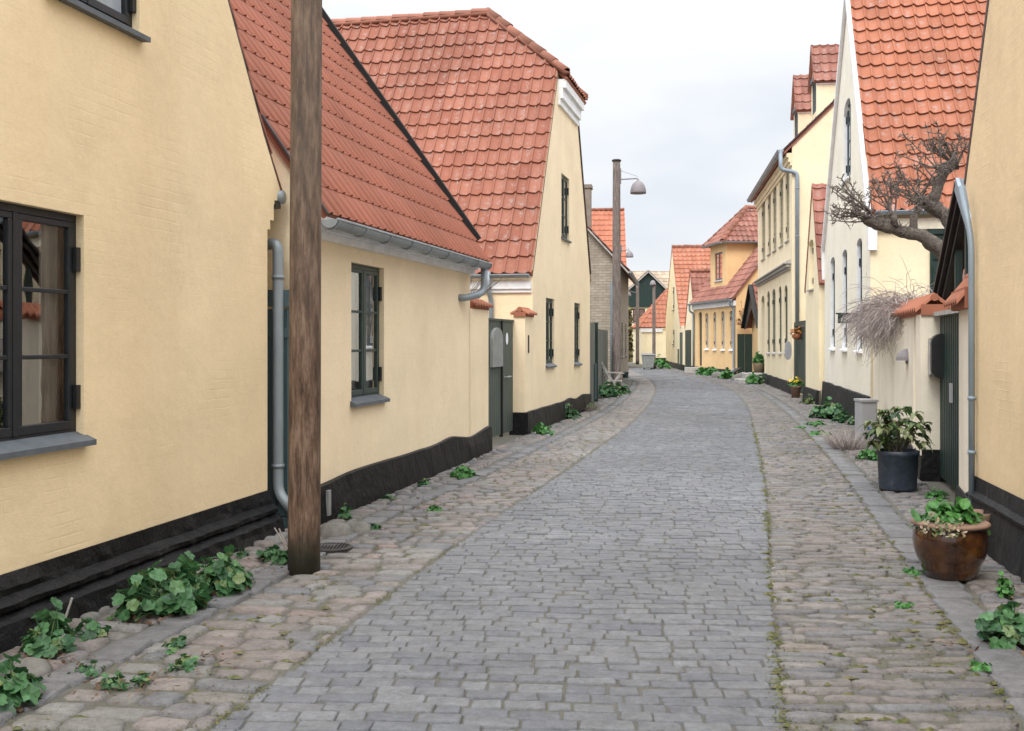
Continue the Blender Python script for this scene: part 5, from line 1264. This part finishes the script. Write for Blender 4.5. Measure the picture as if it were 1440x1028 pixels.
tag(m.build('plant_pot', 'terracotta_pale', smooth=True), 'small empty terracotta pot half hidden behind the brown glazed pot', 'plant pot')
# yellow flower pot by the door
c = Vector(gnd(1119, 561)); tfp = thing('plant_pot', 'small terracotta pot of yellow flowers in front of the dark green door', 'plant pot', c)
m = MB(); m.lathe(c, [(.10, 0), (.14, .30), (.155, .31), (.155, .36), (.14, .36), (.13, .33), (.01, .32)], 16); m.build('pot', 'terracotta_pale', tfp, smooth=True)
leaves('leaves', c + Vector((0, 0, .34)), .15, .16, 60, .05, 'leaf_fresh', tfp); leaves('flowers', c + Vector((0, 0, .42)), .16, .15, 40, .035, 'petal_yellow', tfp)
# steps, basket pot with box ball
c = Vector(gnd(1057, 540)); ts_ = thing('door_steps', 'pale stone steps at the arched door of the tall townhouse', 'steps', c)
m = MB(); x, y, _ = c; m.box(x - .45, x + .5, y, y + .9, 0, .17); m.build('lower_step', 'pale_stone', ts_, bevel=.02)
m = MB(); m.box(x - .0, x + .9, y + .95, y + 1.7, 0, .36); m.build('upper_step', 'pale_stone', ts_, bevel=.02)
c = Vector((at(1067.5, 0, 40.5).x, 40.5, .36)); tbb = thing('plant_pot', 'wicker basket pot with a clipped green ball on the townhouse steps', 'plant pot', c)
m = MB(); m.box(c.x - .35, c.x + .3, 40.2, 40.8, 0, .359); tag(m.build('stone_block', 'pale_stone'), 'pale stone block carrying the wicker basket pot', 'stone')
m = MB(); m.lathe(c, [(.18, 0), (.22, .25), (.23, .36), (.2, .36), (.19, .3), (.01, .3)], 16); m.tube([c + Vector((math.cos(a * .4) * .24, -.1, .3 + math.sin(a * .4) * .1)) for a in range(9)], .014, 5); m.build('basket', 'basket', tbb, smooth=True)
leaves('box_ball', c + Vector((0, 0, .34)), .22, .34, 420, .045, 'leaf_fresh', tbb)

# utility cabinet
c = Vector((at(1218.5, 0, 16.2).x, 16.2, .02)); tc_ = thing('utility_cabinet', 'grey metal utility cabinet with a small blue sticker against the cream wall', 'cabinet', c)
m = MB(); m.box(c.x - .115, c.x + .125, 16.08, 16.4, .02, .66); m.build('body', 'grey_metal', tc_, bevel=.006)
m = MB(); m.box(c.x - .125, c.x + .135, 16.05, 16.42, .662, .70); m.build('lid', 'grey_metal', tc_, bevel=.006)
m = MB(); m.box(c.x - .095, c.x + .112, 16.072, 16.079, .06, .625); m.build('door', 'grey_metal', tc_, bevel=.003)
m = MB(); m.box(c.x - .03, c.x + .06, 16.067, 16.0715, .25, .29); st_ = m.build('sticker', 'sticker_blue', tc_)
m = MB()
for k in range(4): m.box(c.x + .003 + k * .013, c.x + .010 + k * .013, 16.064, 16.0665, .26, .28)
m.build('lettering', 'paper', st_)

# garden chair
c = Vector((at(862, 0, 31.0).x, 31.0, .03)); tch = thing('garden_chair', 'grey slatted folding garden chair in front of the wooden lamp post', 'chair', c)
m = MB()
for k in range(6): x = c.x - .18 + k * .075; m.box(x, x + .055, c.y - .24, c.y + .24, .40, .425)
m.build('seat', 'grey_wood', tch)
m = MB()
for k in range(5):
    q = k / 4; p = Vector((c.x - .22 - .13 * q, c.y, .50 + .44 * q)); m.bar(p + Vector((0, -.23, 0)), p + Vector((0, .23, 0)), .02, .075, up=(.28, 0, 1))
m.build('backrest', 'grey_wood', tch)
for sg in (-1, 1):
    y = c.y + sg * .25; m = MB(); m.bar((c.x + .22, y, 0), (c.x - .37, y, .98), .03, .04); m.build('leg', 'grey_wood', tch)
    m = MB(); m.bar((c.x - .28, y - sg * .03, 0), (c.x + .24, y - sg * .03, .62), .03, .04); m.build('leg', 'grey_wood', tch)
    m = MB(); m.bar((c.x - .22, y + sg * .02, .66), (c.x + .30, y + sg * .02, .64), .05, .025); m.build('armrest', 'grey_wood', tch)
# bucket, bin
c = Vector((at(879.3, 0, 38).x, 38, .2)); m = MB(); m.lathe(c, [(.09, 0), (.125, .25), (.13, .26), (.115, .25), (.01, .2)], 14)
tag(m.build('bucket', 'gate_teal', smooth=True), 'dark bucket on a pile of stones behind the lamp post', 'bucket')
for i, (px, py, s_) in enumerate(((879, 542, .28), (885, 540, .22), (873, 546, .24))):
    m = MB(); m.rock(gnd(px, py), s_, s_ * .9, s_ * .85); tag(m.build('boulder', 'grey_stone', smooth=True), ('grey stone under the dark bucket behind the lamp post', 'small grey stone right of the one under the bucket', 'grey stone left of the one under the bucket')[i], 'stone', 'stones beside the lamp post')
c = Vector(gnd(911.5, 520)); tbn = thing('wheeled_bin', 'grey wheeled bin beside the slim lamp post at the end of the street', 'bin', c)
m = MB(); x, y, _ = c; m.box8([(x - .25, y - .25, .1), (x + .25, y - .25, .1), (x + .25, y + .25, .1), (x - .25, y + .25, .1), (x - .32, y - .32, .78), (x + .32, y - .32, .78), (x + .32, y + .32, .78), (x - .32, y + .32, .78)]); m.build('body', 'bin_grey', tbn, bevel=.03)
m = MB(); m.box(x - .35, x + .35, y - .36, y + .36, .785, .84); m.tube([(x - .3, y + .38, .88), (x + .3, y + .38, .88)], .02, 6); m.build('lid', 'grey_metal', tbn, bevel=.02)
for sx in (-.2, .2):
    m = MB(); m.tube([(x + sx - .03, y + .2, .09), (x + sx + .03, y + .2, .09)], .09, 12); m.build('wheel', 'iron', tbn)
# ivy column
leaves('ivy', (6.35, 59.6, 0), .42, 3.3, 900, .10, 'leaf_ivy', stems=.012, smat='bark'); iv = [o for o in C.objects if o.name == 'ivy'][0]; tag(iv, 'tall yellow-green ivy column on the corner beyond the lamp post', 'ivy')
m = MB(); 
for _ in range(500):
    p = Vector((6.35 + ru(-.35, .35), 59.5 + ru(-.3, .3), ru(.4, 3.4))); q = Vector((ru(-1, 1), -abs(ru(-1, 1)), ru(-.5, .5))).normalized(); a = q.cross(Vector((0, 0, 1))).normalized() * .09; b = q.cross(a).normalized() * .09
    m.face([p - a, p + b, p + a, p - b])
m.build('leaves', 'leaf_ivy', iv)
# tarred board leaning, door step block, boulders right
bd = MB(); p = gnd(1026, 533); bd.bar(p + Vector((-.35, -.3, .03)), p + Vector((.45, .4, .42)), .35, .05, up=(-.3, 0, 1)); tag(bd.build('plank', 'black_board'), 'black plank leaning below the downpipe of the orange house', 'plank')
for i, (px, py, s_, l_) in enumerate(((1014, 532, .42, 'grey boulder against the plinth of the orange house'), (1045, 537, .5, 'rounded boulder at the foot of the dark green board gate'))):
    m = MB(); m.rock(gnd(px, py), s_, s_ * .7, s_ * .7); tag(m.build('boulder', 'grey_stone', smooth=True), l_, 'stone', 'boulders along the orange house')
m = MB(); p = gnd(978, 525); m.box(p.x - .45, p.x + .5, p.y - .2, p.y + .5, 0, .28); tag(m.build('door_step', 'pale_stone', bevel=.02), 'pale stone doorstep at the left corner of the orange house', 'step')
# stones and grate near pole
for i, (px, py, sx, l_) in enumerate(((472, 757, .16, 'mossy grey stone against the cottage plinth beside the drain'), (503, 752, .13, 'smaller mossy stone right of the drain by the cottage plinth'))):
    m = MB(); m.rock(gnd(px, py) + Vector((0, 0, .0)), sx, sx * .8, sx * .85); tag(m.build('boulder', 'grey_stone', smooth=True), l_, 'stone', 'stones by the cottage plinth')
m = MB(); m.rock(gnd(38, 955), .13, .09, .09); tag(m.build('boulder', 'grey_stone', smooth=True), 'grey boulder at the foot of the nearest left plinth', 'stone')
c = gnd(466, 777); tgr = thing('drain_grate', 'round iron drain grate in the cobbles beside the big pole', 'drain', c)
m = MB(); n = 24
for k in range(n):
    a0, a1 = 2 * math.pi * k / n, 2 * math.pi * (k + 1) / n; q = lambda a, r, z: (c.x + math.cos(a) * r, c.y + math.sin(a) * r, z)
    m.face([q(a0, .16, .045), q(a1, .16, .045), q(a1, .135, .05), q(a0, .135, .05)]); m.face([q(a0, .16, .0), q(a1, .16, .0), q(a1, .16, .045), q(a0, .16, .045)])
for k in range(-5, 6):
    x = k * .024; h = math.sqrt(max(0, .137 ** 2 - x * x)); m.box(c.x + x - .006, c.x + x + .006, c.y - h, c.y + h, .03, .049)
m.build('grate', 'iron', tgr)
m = MB(); m.lathe(c, [(.135, .034), (.001, .035)], 20); m.build('pit', 'blackish', tgr)

# ================================================================== PLANTS
def weed(px, py, rad, h, n, ls, label, mat='leaf_mallow', lob=5, name='weed', cat='weed', group='weeds growing from the paving', stems=.004):
    g_ = gnd(px, py); g_.z = .02
    n = int(n * 1.35); ls *= .86
    o = leaves(name, g_, rad, h, n, ls, mat, lob=lob, stems=stems, smat=mat)
    if cat == 'plant' and g_.y < 12: leaves('withered_leaves', g_, rad * 1.15, h * .15, n // 4, ls * .42, 'leaf_dry', o)
    tag(o, label, cat, group); return o
weed(240, 868, .23, .22, 150, .055, 'largest green mallow clump against the nearest left plinth', name='mallow_plant', cat='plant', stems=.005)
weed(310, 838, .18, .18, 150, .045, 'mallow clump just behind the largest one, nearer the pole', name='mallow_plant', cat='plant', stems=.005)
weed(72, 925, .13, .17, 44, .044, 'mallow plant with a dry stick beside the boulder, near left wall', name='mallow_plant', cat='plant', stems=.005)
weed(128, 905, .09, .09, 26, .034, 'small mallow right of the dry stick at the left plinth', name='mallow_plant', cat='plant')
weed(8, 1000, .13, .17, 46, .052, 'mallow plant cut by the bottom left corner of the view', name='mallow_plant', cat='plant', stems=.005)
weed(262, 948, .07, .05, 22, .026, 'small weed between cobbles below the largest mallow', stems=.003)
weed(250, 918, .06, .05, 18, .03, 'tiny weed between the slab row and the largest mallow', stems=.003)
weed(125, 955, .07, .04, 18, .022, 'weed in the slab row below the small mallow', stems=.003)
weed(160, 972, .08, .04, 22, .022, 'weed among brown leaves at the bottom left cobbles', stems=.003)
weed(200, 968, .05, .04, 14, .022, 'weed right of the brown leaves at bottom left', stems=.003)
weed(385, 790, .08, .09, 70, .032, 'weed patch left of the foot of the big pole', stems=.003)
weed(402, 800, .07, .11, 16, .045, 'young mallow touching the foot of the big pole', stems=.003)
weed(340, 790, .05, .07, 22, .022, 'tiny weed at the plinth between mallow and big pole', stems=.003)
weed(485, 733, .06, .09, 26, .026, 'weed on the mossy stone by the cottage plinth', stems=.003)
weed(528, 750, .06, .06, 26, .024, 'small weed beside the slab row right of the big pole', stems=.003)
weed(612, 722, .07, .04, 30, .022, 'small weed in the left cobbles opposite the cottage window', 'leaf_fresh', stems=.003)
weed(595, 686, .07, .06, 26, .026, 'small weed at the cottage plinth left of the larger one', stems=.003)
weed(545, 706, .06, .05, 18, .026, 'faint weed at the plinth under the cottage window', stems=.003)
weed(650, 674, .15, .10, 75, .035, 'spreading weed at the right end of the cottage plinth', 'leaf_fresh', stems=.003)
weed(763, 613, .14, .14, 60, .045, 'weed at the corner plinth of the half-hipped house', 'leaf_fresh')
weed(795, 590, .20, .26, 90, .06, 'leafy plant midway along the plinth of the half-hipped house', name='mallow_plant', cat='plant')
weed(822, 578, .25, .18, 70, .05, 'dark weed patch at the far end of the half-hipped house', 'leaf_shrub')
weed(852, 560, .35, .30, 150, .08, 'pale green plant beside the tall green fence post', name='mallow_plant', cat='plant')
weed(871, 556, .30, .26, 110, .07, 'green plant under the garden chair', name='mallow_plant', cat='plant')
weed(1163, 590, .32, .30, 170, .065, 'large leafy clump against the plinth of the cream gabled house', name='mallow_plant', cat='plant')
weed(1140, 570, .22, .16, 60, .05, 'small plant at the plinth corner near the yellow flower pot', 'leaf_shrub')
weed(1183, 597, .15, .22, 60, .045, 'upright plant right of the large clump by the cream house', name='mallow_plant', cat='plant')
weed(1150, 600, .20, .06, 60, .035, 'low weed below the large leafy clump on the right pavement', 'leaf_fresh')
weed(1152, 614, .15, .06, 110, .035, 'low weed between the leafy clump and the dry shrub', 'leaf_fresh')
weed(1125, 604, .10, .03, 24, .025, 'tiny weed at the right slab row', 'leaf_fresh')
weed(1228, 650, .20, .14, 110, .035, 'green weed patch beneath the utility cabinet', 'leaf_fresh', stems=.003)
weed(1243, 668, .06, .07, 26, .026, 'small weed left of the large blue tub', 'leaf_fresh', stems=.003)
weed(1202, 600, .14, .18, 50, .04, 'pale weed at the plinth behind the dry shrub')
weed(1316, 703, .10, .08, 60, .022, 'low weed right of the large blue tub', 'leaf_fresh', stems=.003)
weed(1420, 908, .18, .16, 100, .042, 'large mallow clump at the right edge near the wall', name='mallow_plant', cat='plant', stems=.004)
weed(1414, 845, .05, .13, 40, .024, 'small upright weed behind the right edge mallow clump', 'leaf_fresh', stems=.003)
weed(1380, 947, .05, .03, 22, .018, 'tiny weed in the right slab joint near the mallow', 'leaf_fresh', stems=.002)
weed(1283, 812, .06, .04, 26, .022, 'small weed at the foot of the brown glazed pot', 'leaf_fresh', stems=.002)
weed(1272, 860, .06, .03, 26, .018, 'low weed in the right cobbles below the brown pot', 'leaf_fresh', stems=.002)
for i, (px, py, r_) in enumerate(((990, 528, .26), (1003, 529.5, .26), (1023, 533.5, .24), (1060, 541, .26))):
    weed(px, py, r_, .3, 90, .09, ('first green tuft from the left below the orange house windows', 'second green tuft from the left below the orange house windows', 'green tuft beside the leaning black plank', 'green tuft beside the pale stone steps')[i], 'leaf_fresh', stems=.006)
weed(930, 519, .5, .5, 60, .12, 'green plant at the plinth beside the farthest slim lamp post', 'leaf_fresh', stems=.008)
tuft('dry_shrub', 'dry grey-brown shrub low beside the utility cabinet', 'shrub', gnd(1191, 634), .30, .36, 300, 'dry_twig', .0035, .25)
tuft('dry_grass', 'withered dark tuft at the plinth of the half-hipped house', 'grass', gnd(812, 580), .45, .25, 160, 'twig', .005, .3)
m = MB(); p = gnd(88, 905); m.tube([p, p + Vector((.01, 0, .12)), p + Vector((.05, 0, .24))], [.008, .007, .006], 6); tag(m.build('dry_stick', 'grey_wood'), 'dry broken stick standing behind the near left mallow', 'stick')
for i in range(2):
    m = MB(); p = gnd(408, 790) + Vector((-.02 * i, .03 * i, 0)); m.tube([p, p + Vector((-.03, 0, .12)), p + Vector((-.08 - .02 * i, 0, .24))], [.008, .007, .005], 6); tag(m.build('dry_stick', 'dry_twig'), ('dry stem leaning left beside the foot of the big pole', 'second dry stem leaning behind the first beside the big pole')[i], 'stick')

# moss and tiny grass in the joints; fallen leaves
m = MB(); 
def mossat(x, y, s_):
    for _ in range(5):
        a = ru(0, 6.28); p = Vector((x + ru(-1, 1) * s_ * 2.2, y + ru(-1, 1) * s_ * .9, ru(.004, .03))); b = Vector((math.cos(a), math.sin(a), ru(-.2, .8))) * s_ * ru(.3, .7); c_ = Vector((-math.sin(a), math.cos(a), ru(-.2, .4))) * s_ * .3
        m.face([p - c_, p + b, p + c_])
cnt = 0
while cnt < 9500:
    y = 3.2 + 15 * R() ** 1.6; k = R()
    if k < .38: x = XR(y) + (KR(y) - XR(y)) * R()
    elif k < .50: x = XR(y) + ru(-.015, .05)
    elif k < .80: x = KL(y) + (XL(y) - KL(y)) * R()
    elif k < .88: x = XL(y) + ru(-.05, .015)
    elif k < .94: x = KR(y) + ru(-.03, .6)
    else: x = KL(y) - ru(0, .5)
    if noise.noise(Vector((x * 2.2, y * 1.4, 4))) < -.03: continue
    mossat(x, y, ru(.009, .020)); cnt += 1
for i in range(1500):
    y = 3.2 + 17 * R() ** 1.5; k = R()
    x = (XR(y) + (KR(y) - XR(y)) * R()) if k < .55 else (XR(y) + ru(-.01, .03) if k < .68 else ((KL(y) + (XL(y) - KL(y)) * R()) if k < .9 else KR(y) + ru(-.03, .02)))
    if noise.noise(Vector((x * 1.8, y * 1.1, 8))) < .05 - .25 * (k > .55): continue
    a, b = ru(.015, .05), ru(.006, .014); q = [Vector((x + a * math.cos(j * .9) * ru(.6, 1.2), y + b * math.sin(j * .9) * ru(.6, 1.3), .022)) for j in range(7)]; c = Vector((x, y, ru(.030, .038)))
    for j in range(7): m.face([c + Vector((ru(-.004, .004), 0, 0)), q[j], q[(j + 1) % 7]])
tag(m.build('moss', 'leaf_moss'), 'yellowish moss and fine grass growing in the cobble joints', 'moss', kind='stuff')
m = MB()
for i in range(420):
    cx = random.choice([(145, 985), (200, 975), (300, 940), (90, 940), (1430, 850), (1330, 920), (600, 720), (380, 800), (1190, 645), (1360, 800)]); p = gnd(cx[0] + random.gauss(0, 22), cx[1] + random.gauss(0, 9)); p.z = .05
    a = Vector((ru(-1, 1), ru(-1, 1), ru(-.3, .3))).normalized() * ru(.008, .022); b = Vector((ru(-1, 1), ru(-1, 1), ru(-.3, .3))).normalized() * ru(.006, .012); m.face([p - a, p - b, p + a, p + b])
tag(m.build('fallen_leaves', 'leaf_dry'), 'scattered dry brown leaves lying among the cobbles', 'leaves', kind='stuff')

# ================================================================== LIGHT
W = bpy.data.worlds.new('World'); SC.world = W; W.use_nodes = True; nt = W.node_tree; N = nt.nodes; LK = nt.links
bg = N['Background']; bg.inputs['Strength'].default_value = .1
sky = N.new('ShaderNodeTexSky'); sky.sky_type = 'NISHITA'; sky.sun_disc = False; sky.sun_elevation = math.radians(48); sky.sun_rotation = math.radians(200); sky.dust_density = 3
tc = N.new('ShaderNodeTexCoord'); mp = N.new('ShaderNodeMapping'); mp.inputs['Scale'].default_value = (1, 1, 2.6); LK.new(tc.outputs['Generated'], mp.inputs[0])
nz = N.new('ShaderNodeTexNoise'); nz.inputs['Scale'].default_value = 2.6; nz.inputs['Detail'].default_value = 4; nz.inputs['Roughness'].default_value = .5; LK.new(mp.outputs[0], nz.inputs['Vector'])
rp = N.new('ShaderNodeValToRGB'); rp.color_ramp.elements[0].position = .34; rp.color_ramp.elements[0].color = (4.35, 4.65, 5.05, 1); rp.color_ramp.elements[1].position = .58; rp.color_ramp.elements[1].color = (5.75, 5.82, 5.95, 1); LK.new(nz.outputs[0], rp.inputs[0])
sp = N.new('ShaderNodeSeparateXYZ'); LK.new(tc.outputs['Generated'], sp.inputs[0])
el = N.new('ShaderNodeMapRange'); el.inputs['From Min'].default_value = .25; el.inputs['From Max'].default_value = .9; el.inputs['To Min'].default_value = 1; el.inputs['To Max'].default_value = 3.3; LK.new(sp.outputs[2], el.inputs[0])
vm = N.new('ShaderNodeVectorMath'); vm.operation = 'SCALE'; LK.new(rp.outputs[0], vm.inputs[0]); LK.new(el.outputs[0], vm.inputs['Scale'])
mx = N.new('ShaderNodeMix'); mx.data_type = 'RGBA'; mx.inputs[0].default_value = .93; LK.new(sky.outputs[0], mx.inputs[6]); LK.new(vm.outputs[0], mx.inputs[7]); LK.new(mx.outputs[2], bg.inputs[0])
sd = bpy.data.lights.new('sun', 'SUN'); sd.energy = 1.2; sd.angle = math.radians(25); sd.color = (1, .96, .9); so = bpy.data.objects.new('sun', sd); C.objects.link(so)
so.rotation_euler = (math.radians(42), 0, math.radians(-20))
SC.view_settings.view_transform = 'Standard'; SC.view_settings.look = 'None'; SC.view_settings.exposure = .83; SC.view_settings.gamma = 1
